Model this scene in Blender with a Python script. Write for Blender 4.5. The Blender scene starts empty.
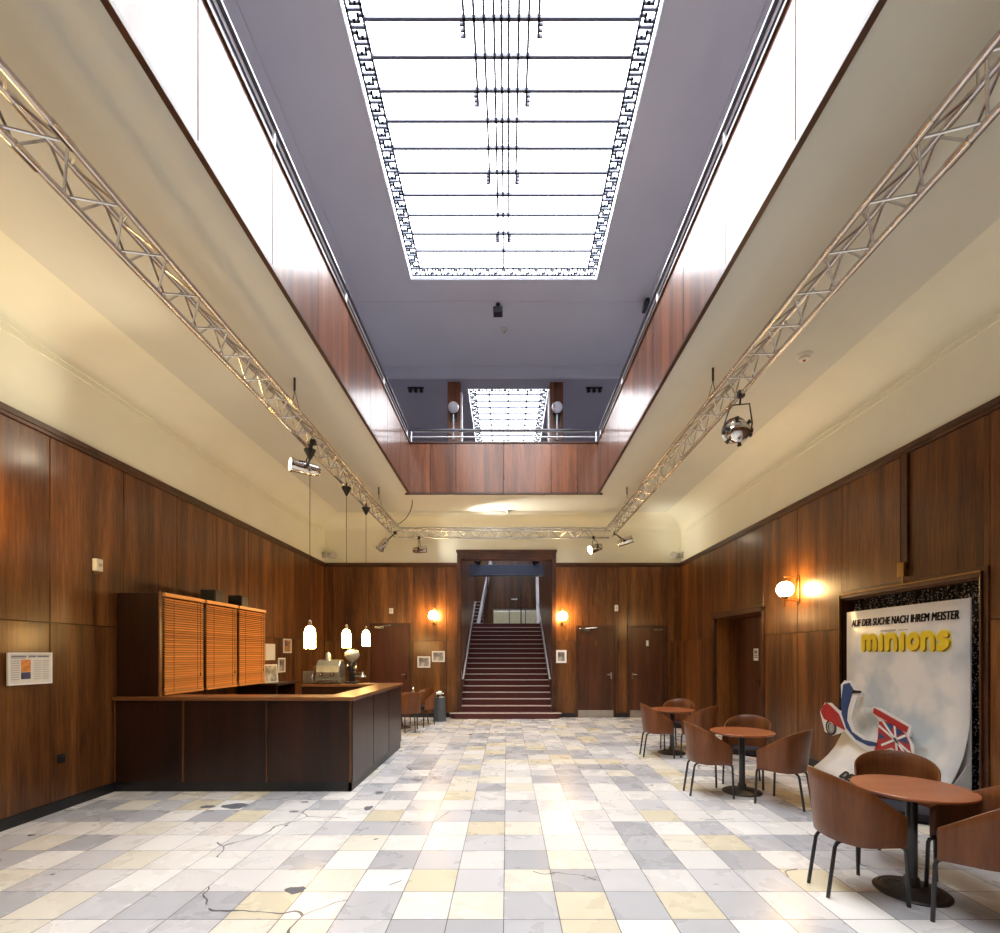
import bpy, bmesh, math, random
from mathutils import Vector, Matrix
random.seed(7)
S = bpy.context.scene
COL = S.collection
PI = math.pi

# ------------------------------------------------------------------ materials
def new_mat(name):
    m = bpy.data.materials.new(name); m.use_nodes = True
    nt = m.node_tree; nt.nodes.clear()
    out = nt.nodes.new('ShaderNodeOutputMaterial')
    b = nt.nodes.new('ShaderNodeBsdfPrincipled')
    nt.links.new(b.outputs[0], out.inputs[0])
    return m, nt, b

def N(nt, kind, **kw):
    n = nt.nodes.new(kind)
    for k, v in kw.items(): setattr(n, k, v)
    return n

def ramp(nt, stops):
    r = nt.nodes.new('ShaderNodeValToRGB')
    e = r.color_ramp.elements
    while len(e) < len(stops): e.new(0.5)
    for i, (p, c) in enumerate(stops):
        e[i].position = p; e[i].color = (*c, 1)
    return r

def plain(name, color, rough=.5, metal=0., coat=0., var=.08, scale=9., emit=None, es=0., bump=0.):
    m, nt, b = new_mat(name)
    tc = N(nt, 'ShaderNodeTexCoord'); no = N(nt, 'ShaderNodeTexNoise')
    no.inputs['Scale'].default_value = scale; no.inputs['Detail'].default_value = 4
    nt.links.new(tc.outputs['Object'], no.inputs['Vector'])
    lo = tuple(c * (1 - var) for c in color); hi = tuple(min(1, c * (1 + var)) for c in color)
    r = ramp(nt, [(.3, lo), (.7, hi)])
    nt.links.new(no.outputs[0], r.inputs[0]); nt.links.new(r.outputs[0], b.inputs['Base Color'])
    b.inputs['Roughness'].default_value = rough; b.inputs['Metallic'].default_value = metal
    b.inputs['Coat Weight'].default_value = coat; b.inputs['Coat Roughness'].default_value = .12
    if emit:
        b.inputs['Emission Color'].default_value = (*emit, 1); b.inputs['Emission Strength'].default_value = es
    if bump:
        bp = N(nt, 'ShaderNodeBump'); bp.inputs['Strength'].default_value = bump
        nt.links.new(no.outputs[0], bp.inputs['Height']); nt.links.new(bp.outputs[0], b.inputs['Normal'])
    return m

def wood(name, dark, mid, light, scale=(7, 7, .45), coat=.6, crough=.16, rough=.4, ior=1.5, fine=1.0):
    m, nt, b = new_mat(name)
    tc = N(nt, 'ShaderNodeTexCoord'); geo = N(nt, 'ShaderNodeNewGeometry')
    mul = N(nt, 'ShaderNodeVectorMath', operation='SCALE'); mul.inputs['Scale'].default_value = 37.
    comb = N(nt, 'ShaderNodeCombineXYZ')
    for i in range(3): nt.links.new(geo.outputs['Random Per Island'], comb.inputs[i])
    nt.links.new(comb.outputs[0], mul.inputs[0])
    add = N(nt, 'ShaderNodeVectorMath', operation='ADD')
    mp = N(nt, 'ShaderNodeVectorMath', operation='MULTIPLY'); mp.inputs[1].default_value = scale
    nt.links.new(tc.outputs['Object'], mp.inputs[0]); nt.links.new(mp.outputs[0], add.inputs[0]); nt.links.new(mul.outputs[0], add.inputs[1])
    n1 = N(nt, 'ShaderNodeTexNoise'); n1.inputs['Scale'].default_value = .55; n1.inputs['Detail'].default_value = 3; n1.inputs['Distortion'].default_value = .8
    n2 = N(nt, 'ShaderNodeTexNoise'); n2.inputs['Scale'].default_value = 6 * fine; n2.inputs['Detail'].default_value = 6; n2.inputs['Roughness'].default_value = .7
    nt.links.new(add.outputs[0], n1.inputs['Vector']); nt.links.new(add.outputs[0], n2.inputs['Vector'])
    mx = N(nt, 'ShaderNodeMix', data_type='FLOAT'); mx.inputs[0].default_value = .42
    nt.links.new(n1.outputs[0], mx.inputs[2]); nt.links.new(n2.outputs[0], mx.inputs[3])
    r = ramp(nt, [(.33, dark), (.5, mid), (.68, light)])
    nt.links.new(mx.outputs[0], r.inputs[0])
    mr = N(nt, 'ShaderNodeMapRange'); mr.inputs['To Min'].default_value = .8; mr.inputs['To Max'].default_value = 1.2
    nt.links.new(geo.outputs['Random Per Island'], mr.inputs['Value'])
    sc = N(nt, 'ShaderNodeVectorMath', operation='SCALE')
    nt.links.new(r.outputs[0], sc.inputs[0]); nt.links.new(mr.outputs[0], sc.inputs['Scale'])
    nt.links.new(sc.outputs[0], b.inputs['Base Color'])
    b.inputs['Roughness'].default_value = rough; b.inputs['Specular IOR Level'].default_value = .3
    b.inputs['Coat Weight'].default_value = coat; b.inputs['Coat Roughness'].default_value = crough
    b.inputs['Coat IOR'].default_value = ior
    bp = N(nt, 'ShaderNodeBump'); bp.inputs['Strength'].default_value = .06; bp.inputs['Distance'].default_value = .02
    nt.links.new(n2.outputs[0], bp.inputs['Height']); nt.links.new(bp.outputs[0], b.inputs['Normal'])
    return m

def emitter(name, color, strength, camera_rough=.2):
    m, nt, b = new_mat(name)
    b.inputs['Base Color'].default_value = (*[min(1, c) for c in color], 1)
    b.inputs['Emission Color'].default_value = (*color, 1)
    b.inputs['Emission Strength'].default_value = strength
    b.inputs['Roughness'].default_value = camera_rough
    return m

def floor_mat():
    m, nt, b = new_mat('stone_tiles')
    geo = N(nt, 'ShaderNodeNewGeometry')
    T = .348
    off = N(nt, 'ShaderNodeVectorMath', operation='ADD'); off.inputs[1].default_value = (.021 + T * 40, -2.998 + T * 40, 0)
    nt.links.new(geo.outputs['Position'], off.inputs[0])
    div = N(nt, 'ShaderNodeVectorMath', operation='SCALE'); div.inputs['Scale'].default_value = 1 / T
    nt.links.new(off.outputs[0], div.inputs[0])
    fl = N(nt, 'ShaderNodeVectorMath', operation='FLOOR'); nt.links.new(div.outputs[0], fl.inputs[0])
    fr = N(nt, 'ShaderNodeVectorMath', operation='FRACTION'); nt.links.new(div.outputs[0], fr.inputs[0])
    flat = N(nt, 'ShaderNodeVectorMath', operation='MULTIPLY'); flat.inputs[1].default_value = (1, 1, 0)
    nt.links.new(fl.outputs[0], flat.inputs[0])
    wn = N(nt, 'ShaderNodeTexWhiteNoise', noise_dimensions='2D'); nt.links.new(flat.outputs[0], wn.inputs['Vector'])
    r = ramp(nt, [(0, (.46, .47, .50)), (.15, (.52, .53, .56)), (.28, (.62, .62, .64)), (.42, (.74, .73, .72)), (.58, (.82, .80, .77)), (.72, (.79, .76, .66)), (.82, (.72, .66, .50)), (.88, (.76, .71, .67)), (.92, (.86, .85, .82))])
    r.color_ramp.interpolation = 'CONSTANT'
    nt.links.new(wn.outputs['Value'], r.inputs[0])
    # soft cloudy veining inside each tile
    add = N(nt, 'ShaderNodeVectorMath', operation='ADD')
    sc = N(nt, 'ShaderNodeVectorMath', operation='SCALE'); sc.inputs['Scale'].default_value = 5.3
    nt.links.new(wn.outputs['Color'], sc.inputs[0]); nt.links.new(sc.outputs[0], add.inputs[1]); nt.links.new(geo.outputs['Position'], add.inputs[0])
    no = N(nt, 'ShaderNodeTexNoise'); no.inputs['Scale'].default_value = 3.0; no.inputs['Detail'].default_value = 5; no.inputs['Distortion'].default_value = .4
    nt.links.new(add.outputs[0], no.inputs['Vector'])
    r2 = ramp(nt, [(.2, (.965, .96, .945)), (.8, (1.02, 1.02, 1.02))])
    nt.links.new(no.outputs[0], r2.inputs[0])
    mm = N(nt, 'ShaderNodeVectorMath', operation='MULTIPLY'); nt.links.new(r.outputs[0], mm.inputs[0]); nt.links.new(r2.outputs[0], mm.inputs[1])
    # joints
    sub = N(nt, 'ShaderNodeVectorMath', operation='SUBTRACT'); sub.inputs[1].default_value = (.5, .5, .5)
    nt.links.new(fr.outputs[0], sub.inputs[0])
    ab = N(nt, 'ShaderNodeVectorMath', operation='ABSOLUTE'); nt.links.new(sub.outputs[0], ab.inputs[0])
    sx = N(nt, 'ShaderNodeSeparateXYZ'); nt.links.new(ab.outputs[0], sx.inputs[0])
    mxm = N(nt, 'ShaderNodeMath', operation='MAXIMUM'); nt.links.new(sx.outputs[0], mxm.inputs[0]); nt.links.new(sx.outputs[1], mxm.inputs[1])
    gr = N(nt, 'ShaderNodeMath', operation='GREATER_THAN'); gr.inputs[1].default_value = .4915
    nt.links.new(mxm.outputs[0], gr.inputs[0])
    # hairline cracks through some tiles (voronoi cell edges, masked)
    vo = N(nt, 'ShaderNodeTexVoronoi', feature='DISTANCE_TO_EDGE'); vo.inputs['Scale'].default_value = .75
    wob = N(nt, 'ShaderNodeTexNoise'); wob.inputs['Scale'].default_value = 2.2
    nt.links.new(geo.outputs['Position'], wob.inputs['Vector'])
    wadd = N(nt, 'ShaderNodeVectorMath', operation='ADD'); wsc = N(nt, 'ShaderNodeVectorMath', operation='SCALE'); wsc.inputs['Scale'].default_value = .35; nt.links.new(wob.outputs['Color'], wsc.inputs[0])
    nt.links.new(geo.outputs['Position'], wadd.inputs[0]); nt.links.new(wsc.outputs[0], wadd.inputs[1])
    nt.links.new(wadd.outputs[0], vo.inputs['Vector'])
    lt = N(nt, 'ShaderNodeMath', operation='LESS_THAN'); lt.inputs[1].default_value = .0045
    nt.links.new(vo.outputs['Distance'], lt.inputs[0])
    msk = N(nt, 'ShaderNodeTexNoise'); msk.inputs['Scale'].default_value = .8
    nt.links.new(geo.outputs['Position'], msk.inputs['Vector'])
    mg = N(nt, 'ShaderNodeMath', operation='GREATER_THAN'); mg.inputs[1].default_value = .56; nt.links.new(msk.outputs[0], mg.inputs[0])
    cr = N(nt, 'ShaderNodeMath', operation='MULTIPLY'); nt.links.new(lt.outputs[0], cr.inputs[0]); nt.links.new(mg.outputs[0], cr.inputs[1])
    # small dark repair patches near the bar
    pn = N(nt, 'ShaderNodeTexNoise'); pn.inputs['Scale'].default_value = 3.1; pn.inputs['Detail'].default_value = 2
    nt.links.new(geo.outputs['Position'], pn.inputs['Vector'])
    pg = N(nt, 'ShaderNodeMath', operation='GREATER_THAN'); pg.inputs[1].default_value = .735; nt.links.new(pn.outputs[0], pg.inputs[0])
    m1 = N(nt, 'ShaderNodeMath', operation='MAXIMUM'); nt.links.new(gr.outputs[0], m1.inputs[0]); nt.links.new(cr.outputs[0], m1.inputs[1])
    m2 = N(nt, 'ShaderNodeMath', operation='MAXIMUM'); nt.links.new(m1.outputs[0], m2.inputs[0]); nt.links.new(pg.outputs[0], m2.inputs[1])
    mix = N(nt, 'ShaderNodeMix', data_type='RGBA'); mix.inputs[7].default_value = (.10, .10, .11, 1)
    nt.links.new(m2.outputs[0], mix.inputs[0]); nt.links.new(mm.outputs[0], mix.inputs[6])
    nt.links.new(mix.outputs[2], b.inputs['Base Color'])
    rr = ramp(nt, [(.3, (.22,) * 3), (.7, (.36,) * 3)]); nt.links.new(no.outputs[0], rr.inputs[0])
    nt.links.new(rr.outputs[0], b.inputs['Roughness'])
    b.inputs['Specular IOR Level'].default_value = .5
    return m

def glitter_mat():
    m, nt, b = new_mat('sequin_cloth')
    tc = N(nt, 'ShaderNodeTexCoord')
    vo = N(nt, 'ShaderNodeTexVoronoi'); vo.inputs['Scale'].default_value = 65
    nt.links.new(tc.outputs['Object'], vo.inputs['Vector'])
    sx = N(nt, 'ShaderNodeSeparateColor'); nt.links.new(vo.outputs['Color'], sx.inputs[0])
    g = N(nt, 'ShaderNodeMath', operation='GREATER_THAN'); g.inputs[1].default_value = .68; nt.links.new(sx.outputs[0], g.inputs[0])
    l = N(nt, 'ShaderNodeMath', operation='LESS_THAN'); l.inputs[1].default_value = .45; nt.links.new(vo.outputs['Distance'], l.inputs[0])
    mu = N(nt, 'ShaderNodeMath', operation='MULTIPLY'); nt.links.new(g.outputs[0], mu.inputs[0]); nt.links.new(l.outputs[0], mu.inputs[1])
    mix = N(nt, 'ShaderNodeMix', data_type='RGBA'); mix.inputs[6].default_value = (.006, .006, .008, 1); mix.inputs[7].default_value = (.75, .75, .8, 1)  # pale random cells: sparkle of the sequins painted into the base colour
    nt.links.new(mu.outputs[0], mix.inputs[0]); nt.links.new(mix.outputs[2], b.inputs['Base Color'])
    b.inputs['Roughness'].default_value = .45
    return m

def standee_mat():
    m, nt, b = new_mat('printed_card')
    tc = N(nt, 'ShaderNodeTexCoord'); no = N(nt, 'ShaderNodeTexNoise'); no.inputs['Scale'].default_value = 1.6; no.inputs['Detail'].default_value = 3
    nt.links.new(tc.outputs['Object'], no.inputs['Vector'])
    r = ramp(nt, [(.35, (.52, .58, .62)), (.5, (.78, .78, .76)), (.7, (.86, .84, .80))])
    nt.links.new(no.outputs[0], r.inputs[0]); nt.links.new(r.outputs[0], b.inputs['Base Color'])
    b.inputs['Roughness'].default_value = .35
    return m

def photo_mat(name, cols, scale):
    m, nt, b = new_mat(name)
    tc = N(nt, 'ShaderNodeTexCoord'); vo = N(nt, 'ShaderNodeTexNoise'); vo.inputs['Scale'].default_value = scale * .35; vo.inputs['Detail'].default_value = 3
    mp = N(nt, 'ShaderNodeVectorMath', operation='MULTIPLY'); mp.inputs[1].default_value = (1, 1, .6)
    nt.links.new(tc.outputs['Object'], mp.inputs[0]); nt.links.new(mp.outputs[0], vo.inputs['Vector'])
    r = ramp(nt, [(.3 + .4 * i / (len(cols) - 1), c) for i, c in enumerate(cols)])
    nt.links.new(vo.outputs[0], r.inputs[0]); nt.links.new(r.outputs[0], b.inputs['Base Color'])
    b.inputs['Roughness'].default_value = .3
    return m

WALLWOOD = wood('panel_veneer', (.028, .009, .002), (.125, .044, .010), (.27, .105, .025), coat=.4, crough=.2)
BALCWOOD = wood('balcony_veneer', (.05, .014, .005), (.16, .050, .015), (.29, .097, .031), scale=(9, 9, .5), coat=.5, crough=.17, ior=1.55, fine=1.4)
DARKWOOD = wood('counter_veneer', (.008, .0022, .001), (.020, .0055, .002), (.036, .010, .0035), coat=.3, crough=.2)
DOORWOOD = wood('door_veneer', (.03, .010, .004), (.075, .024, .009), (.13, .044, .016), coat=.4, crough=.25)
REDDOOR = wood('red_door_veneer', (.05, .012, .005), (.085, .021, .009), (.12, .033, .014), coat=.4, crough=.25)
TRIMWOOD = wood('trim_wood', (.025, .009, .004), (.06, .021, .008), (.10, .036, .014), scale=(3, 3, 3), coat=.4, crough=.25)
OAK = wood('worktop_wood', (.10, .036, .011), (.17, .063, .019), (.25, .10, .033), scale=(1.2, 1.2, 6), coat=.5, crough=.2)
SLAT = wood('blind_wood', (.52, .19, .04), (.68, .28, .07), (.80, .38, .11), scale=(.5, .5, 40), coat=.3, crough=.25)
CHAIRWOOD = wood('chair_plywood', (.095, .029, .007), (.155, .049, .013), (.22, .074, .022), scale=(10, 10, .6), coat=.25, crough=.22)
TABLEWOOD = wood('table_veneer', (.26, .07, .02), (.36, .105, .034), (.43, .14, .05), scale=(1.5, 9, 9), coat=.35, crough=.25)
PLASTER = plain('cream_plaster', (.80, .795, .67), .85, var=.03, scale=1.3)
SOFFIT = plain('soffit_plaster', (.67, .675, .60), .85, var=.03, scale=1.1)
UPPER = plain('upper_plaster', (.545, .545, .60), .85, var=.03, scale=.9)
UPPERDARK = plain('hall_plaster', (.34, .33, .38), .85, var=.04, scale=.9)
BLACK = plain('black_paint', (.012, .012, .013), .4)
BLACKMETAL = plain('black_metal', (.012, .012, .014), .35, coat=.3)
IRON = plain('cast_iron', (.018, .013, .011), .45, bump=.3, scale=60)
ALU = plain('aluminium_tube', (.66, .66, .68), .27, metal=1, var=.06)
CHROME = plain('chrome', (.72, .70, .66), .12, metal=1, var=.04)
STEEL = plain('brushed_steel', (.55, .53, .5), .3, metal=1, var=.1)
BRASS = plain('aged_brass', (.34, .20, .07), .3, metal=1, var=.1)
RAILMETAL = plain('rail_metal', (.70, .70, .74), .3, metal=.5)
RAILDARK = plain('handrail_dark', (.035, .035, .055), .3, coat=.5)
LEAD = plain('skylight_bar', (.11, .12, .17), .6)
LEAD2 = plain('key_bar', (.16, .18, .24), .6)
CARPET = plain('stair_carpet', (.085, .022, .020), .9, var=.15, scale=40)
NOSING = plain('stair_nosing', (.62, .52, .48), .5)
GREY = plain('grey_plastic', (.45, .45, .42), .5)
WHITEPL = plain('white_plastic', (.75, .73, .66), .45)
BINGREY = plain('bin_enamel', (.075, .085, .095), .35, coat=.3)
MACHINE = plain('machine_steel', (.36, .38, .34), .28, metal=.85, var=.12)
PAPER = plain('paper', (.72, .70, .64), .6, var=.04)
INK = plain('print_ink', (.20, .20, .22), .7)
HEADINK = plain('headline_ink', (.08, .08, .09), .7)
TEXTBLACK = plain('black_print', (.015, .014, .014), .5)
YELLOW = plain('yellow_print', (.85, .62, .02), .4)
LEMON = plain('yellow_glow_print', (.93, .80, .10), .4)
BROWNINK = plain('brown_print', (.16, .07, .01), .5)
RED = plain('red_print', (.42, .03, .03), .35)
BLUE = plain('blue_print', (.03, .07, .20), .35)
WHITEPR = plain('white_print', (.82, .82, .80), .4, var=.02)
BEAMBLUE = plain('blue_beam_paint', (.035, .055, .12), .35, coat=.3)
CREAMLIT = plain('cream_wall_paint', (.85, .82, .55), .7)
STUCCO = plain('balustrade_plaster', (.72, .68, .74), .8, bump=.3, scale=30)
SEATPAD = plain('seat_pad', (.03, .032, .045), .7)
SMOKEGLASS = plain('hopper_glass', (.36, .36, .28), .1, coat=.6)
FLOORM = floor_mat()
GLITTER = glitter_mat()
CARD = standee_mat()
PHOTO1 = photo_mat('photo_print', [(.03, .03, .03), (.12, .11, .10), (.32, .30, .27), (.62, .58, .50)], 26)
PHOTO2 = photo_mat('colour_photo_print', [(.5, .16, .03), (.05, .05, .12), (.62, .30, .06), (.10, .06, .10)], 30)
PANE = emitter('laylight_glass', (.96, .975, 1.0), 6.0)
PANE2 = emitter('hall_laylight_glass', (.98, .98, 1.0), 5.0)
GLOBE = emitter('lit_globe', (1.0, .64, .26), 55)
GLOBEOFF = plain('opal_globe', (.80, .78, .82), .2, coat=.5)
PENDANT = emitter('lit_pendant', (1.0, .60, .20), 32)
LENSON = emitter('lit_lens', (1.0, .92, .7), 14)
LENSOFF = plain('lamp_lens', (.5, .5, .5), .1, coat=1)

# ------------------------------------------------------------------ mesh helpers
class MB:
    def __init__(s): s.bm = bmesh.new()
    def box(s, a, b):
        x0, y0, z0 = [min(p, q) for p, q in zip(a, b)]; x1, y1, z1 = [max(p, q) for p, q in zip(a, b)]
        v = [s.bm.verts.new(p) for p in ((x0, y0, z0), (x1, y0, z0), (x1, y1, z0), (x0, y1, z0), (x0, y0, z1), (x1, y0, z1), (x1, y1, z1), (x0, y1, z1))]
        for f in ((0, 3, 2, 1), (4, 5, 6, 7), (0, 1, 5, 4), (1, 2, 6, 5), (2, 3, 7, 6), (3, 0, 4, 7)): s.bm.faces.new([v[i] for i in f])
        return s
    def obox(s, c, ax, ay, az):      # oriented box: centre and half-axis vectors
        c, ax, ay, az = map(Vector, (c, ax, ay, az))
        v = [s.bm.verts.new(c + i * ax + j * ay + k * az) for k in (-1, 1) for j in (-1, 1) for i in (-1, 1)]
        for f in ((0, 2, 3, 1), (4, 5, 7, 6), (0, 1, 5, 4), (1, 3, 7, 5), (3, 2, 6, 7), (2, 0, 4, 6)): s.bm.faces.new([v[i] for i in f])
        return s
    def tube(s, pts, r, n=8, cap=True):
        pts = [Vector(p) for p in pts]; rings = []
        up = None
        for i, p in enumerate(pts):
            d = (pts[min(i + 1, len(pts) - 1)] - pts[max(i - 1, 0)]).normalized()
            if up is None:
                up = d.orthogonal().normalized()
            up = (up - up.dot(d) * d)
            up = up.normalized() if up.length > 1e-6 else d.orthogonal().normalized()
            w = d.cross(up)
            rr = r[i] if isinstance(r, (list, tuple)) else r
            rings.append([s.bm.verts.new(p + rr * (math.cos(2 * PI * k / n) * up + math.sin(2 * PI * k / n) * w)) for k in range(n)])
        for a, b in zip(rings, rings[1:]):
            for k in range(n): s.bm.faces.new((a[k], a[(k + 1) % n], b[(k + 1) % n], b[k]))
        if cap:
            s.bm.faces.new(rings[0][::-1]); s.bm.faces.new(rings[-1])
        return s
    def lathe(s, prof, o=(0, 0, 0), axis=(0, 0, 1), n=32):     # prof: (radius, height)
        o = Vector(o); ax = Vector(axis).normalized(); u = ax.orthogonal().normalized(); w = ax.cross(u)
        rings = []
        for r, h in prof:
            if r < 1e-5: rings.append([s.bm.verts.new(o + h * ax)])
            else: rings.append([s.bm.verts.new(o + h * ax + r * (math.cos(2 * PI * k / n) * u + math.sin(2 * PI * k / n) * w)) for k in range(n)])
        for a, b in zip(rings, rings[1:]):
            if len(a) == 1 and len(b) == 1: continue
            for k in range(n):
                k2 = (k + 1) % n
                if len(a) == 1: s.bm.faces.new((a[0], b[k2], b[k]))
                elif len(b) == 1: s.bm.faces.new((a[k], a[k2], b[0]))
                else: s.bm.faces.new((a[k], a[k2], b[k2], b[k]))
        return s
    def sphere(s, c, r, n=24, m=14):
        return s.lathe([(r * math.sin(PI * i / m), -r * math.cos(PI * i / m)) for i in range(m + 1)], c, (0, 0, 1), n)
    def prism(s, poly, vec):          # poly: 3D points, extruded along vec
        vec = Vector(vec); a = [s.bm.verts.new(p) for p in poly]; b = [s.bm.verts.new(Vector(p) + vec) for p in poly]
        s.bm.faces.new(a); s.bm.faces.new(b[::-1]); n = len(poly)
        for k in range(n): s.bm.faces.new((a[k], b[k], b[(k + 1) % n], a[(k + 1) % n]))
        return s
    def build(s, name, mat, parent=None, smooth=False, bevel=0, loc=None):
        bmesh.ops.recalc_face_normals(s.bm, faces=s.bm.faces)
        me = bpy.data.meshes.new(name); s.bm.to_mesh(me); s.bm.free()
        me.materials.append(mat)
        if smooth:
            for p in me.polygons: p.use_smooth = True
            me.set_sharp_from_angle(angle=math.radians(38))
        o = bpy.data.objects.new(name, me); COL.objects.link(o)
        if parent: o.parent = parent
        if loc: o.location = loc
        if bevel:
            b = o.modifiers.new('bevel', 'BEVEL'); b.width = bevel; b.segments = 2; b.limit_method = 'ANGLE'
        return o

def tag(o, label, cat, group=None, kind=None):
    o['label'] = label; o['category'] = cat
    if group: o['group'] = group
    if kind: o['kind'] = kind
    return o
def thing(name, label, cat, loc=(0, 0, 0), rz=0, group=None):
    o = bpy.data.objects.new(name, None); COL.objects.link(o)
    o.location = loc; o.rotation_euler = (0, 0, rz); o.empty_display_size = .1
    return tag(o, label, cat, group)
def struct(o): o['kind'] = 'structure'; return o
def dup(root, loc, rz, label, group=None):
    r = root.copy(); COL.objects.link(r); r.location = loc; r.rotation_euler = (0, 0, rz); r['label'] = label
    if group: r['group'] = group
    for ch in list(root.children):
        c = ch.copy(); COL.objects.link(c); c.parent = r
        for g in list(ch.children):
            d = g.copy(); COL.objects.link(d); d.parent = c
    return r

def subtract(rects, hole):
    hx0, hx1, hy0, hy1 = hole; out = []
    for x0, x1, y0, y1 in rects:
        if x1 <= hx0 or x0 >= hx1 or y1 <= hy0 or y0 >= hy1: out.append((x0, x1, y0, y1)); continue
        if x0 < hx0: out.append((x0, hx0, y0, y1))
        if x1 > hx1: out.append((hx1, x1, y0, y1))
        a, b = max(x0, hx0), min(x1, hx1)
        if y0 < hy0: out.append((a, b, y0, hy0))
        if y1 > hy1: out.append((a, b, hy1, y1))
    return out

# ------------------------------------------------------------------ room numbers (metres)
XL, XR, YB, YR = -4.68, 4.45, 12.42, -5.0
ZP, ZC, ZU, ZS = 3.94, 5.10, 5.40, 9.00           # panel top, soffit, upper floor, upper ceiling
WL, WR, WB, WN = -2.10, 1.96, 10.44, -3.5         # the open well
SX0, SX1, SY1, SY0 = -1.90, 1.78, 9.53, -2.0      # main laylight
GAP = .004

# floor
flo = struct(MB().box((XL - .1, YR - .1, -.1), (XR + .8, YB, 0)).build('floor', FLOORM))
PATCH = plain('grey_filler', (.13, .14, .17), .5)
for px_, py_, rx_, ry_ in ((-2.93, 5.22, .17, .10), (-3.22, 5.20, .09, .05), (-2.24, 5.36, .06, .03), (-2.22, 5.04, .06, .03), (-1.51, 5.71, .05, .07), (-1.48, 5.15, .05, .09), (-1.17, 6.29, .09, .04), (-1.48, 3.37, .08, .06)):
    m_ = MB(); rnd = random.Random(int(abs(px_ * 100)))
    m_.prism([(px_ + rx_ * (.65 + .45 * rnd.random()) * math.cos(t), py_ + ry_ * (.65 + .45 * rnd.random()) * math.sin(t), 0) for t in [2 * PI * k / 13 for k in range(13)]], (0, 0, .001))
    m_.build('filled_damage', PATCH, flo)

def panel_wall(name, side, joints, holes, plaster_holes=()):
    """wood panels (two rows), dark backing, moulding, cream plaster with a cove above; holes in (along, z)"""
    def B(mb, a0, a1, z0, z1, d0, d1):            # d: distance into the room (negative = into the wall)
        if side == 'left': mb.box((XL + d0, a0, z0), (XL + d1, a1, z1))
        if side == 'right': mb.box((XR - d0, a0, z0), (XR - d1, a1, z1))
        if side == 'back': mb.box((a0, YB - d0, z0), (a1, YB - d1, z1))
        if side == 'rear': mb.box((a0, YR + d0, z0), (a1, YR + d1, z1))
    a0, a1 = joints[0], joints[-1]
    back = [(a0 - .15, a1 + .15, 0, 3.9)]
    for h in holes: back = subtract(back, h)
    mb = MB()
    for r in back: B(mb, *r, -.12, -.03)
    w = struct(mb.build('wall_' + side, BLACK))
    mb = MB()
    for p, q in zip(joints, joints[1:]):
        for z0, z1 in ((.11, 1.956), (1.964, 3.86)):
            rs = [(p + GAP, q - GAP, z0, z1)]
            for h in holes: rs = subtract(rs, h)
            for r in rs: B(mb, *r, -.03, 0)
    mb.build('wood_panels', WALLWOOD, w, bevel=.003)
    mb = MB()
    rs = [(a0, a1, 3.865, ZP)]; rs2 = [(a0, a1, 3.90, ZP + .02)]; rs3 = [(a0, a1, 0, .11)]
    for h in holes: rs, rs2, rs3 = subtract(rs, h), subtract(rs2, h), subtract(rs3, h)
    for r in rs: B(mb, *r, -.05, .02)
    for r in rs2: B(mb, *r, -.05, .035)
    mb.build('top_moulding', TRIMWOOD, w, bevel=.004)
    mb = MB()
    for r in rs3: B(mb, *r, -.05, .012)
    mb.build('skirting', BLACK, w, bevel=.003)
    mb = MB()
    rs = [(a0 - .15, a1 + .15, ZP - .05, 4.76)]
    for h in list(holes) + list(plaster_holes): rs = subtract(rs, h)
    for r in rs: B(mb, *r, -.12, -.005)
    # cove: quarter ellipse from z 4.75 to the soffit, reaching .55 m into the room
    prof = [(-.005 + .55 * (1 - math.cos(t)), 4.75 + .35 * math.sin(t)) for t in [PI / 2 * i / 12 for i in range(13)]]
    prof += [(.55, 5.2), (-.12, 5.2), (-.12, 4.75)]
    if side == 'left': mb.prism([(XL + d, a0 - .1, z) for d, z in prof], (0, a1 - a0 + .2, 0))
    if side == 'right': mb.prism([(XR - d, a0 - .1, z) for d, z in prof], (0, a1 - a0 + .2, 0))
    if side == 'back': mb.prism([(a0 - .1, YB - d, z) for d, z in prof], (a1 - a0 + .2, 0, 0))
    if side == 'rear': mb.prism([(a0 - .1, YR + d, z) for d, z in prof], (a1 - a0 + .2, 0, 0))
    pl = mb.build('plaster', PLASTER, w, smooth=True)
    if side in ('left', 'right'):
        mb = MB(); B(mb, a0, a1 - .4, 4.73, 4.745, -.01, .012); B(mb, a0, a1 - .4, 4.66, 4.668, -.01, .008)
        mb.build('cornice_line', PLASTER, w)
    return w

jl = [YR] + [4.957 + .953 * k for k in range(-10, 8)] + [YB]
jl = sorted(j for j in jl if YR <= j <= YB)
wl = panel_wall('wall', 'left', jl, []) if False else panel_wall('left', 'left', jl, [])
jr = sorted([YR] + [4.46 + .985 * k for k in range(-9, 9) if 4.46 + .985 * k < 12.3] + [YB])
HD = (8.41, 10.40, 0, 2.40)          # door recess
HS = (4.52, 6.40, 0, 2.36)           # poster recess
wr = panel_wall('right', 'right', jr, [HD, HS])
HO = (-1.28, 1.257, 0, 4.27)         # stair opening (outer frame edge)
wb = panel_wall('back', 'back', [XL, -3.55, -2.42, -1.55, -1.28, 1.257, 1.72, 2.85, 3.08, 4.12, XR], [HO])
wn = panel_wall('rear', 'rear', [XL + .95 * k for k in range(9)] + [XL + 8.55, XR], [])

# soffit ceiling round the well
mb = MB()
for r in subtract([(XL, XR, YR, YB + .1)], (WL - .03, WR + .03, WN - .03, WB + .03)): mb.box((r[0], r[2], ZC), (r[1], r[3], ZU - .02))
c = struct(mb.build('ceiling', SOFFIT))

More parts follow.
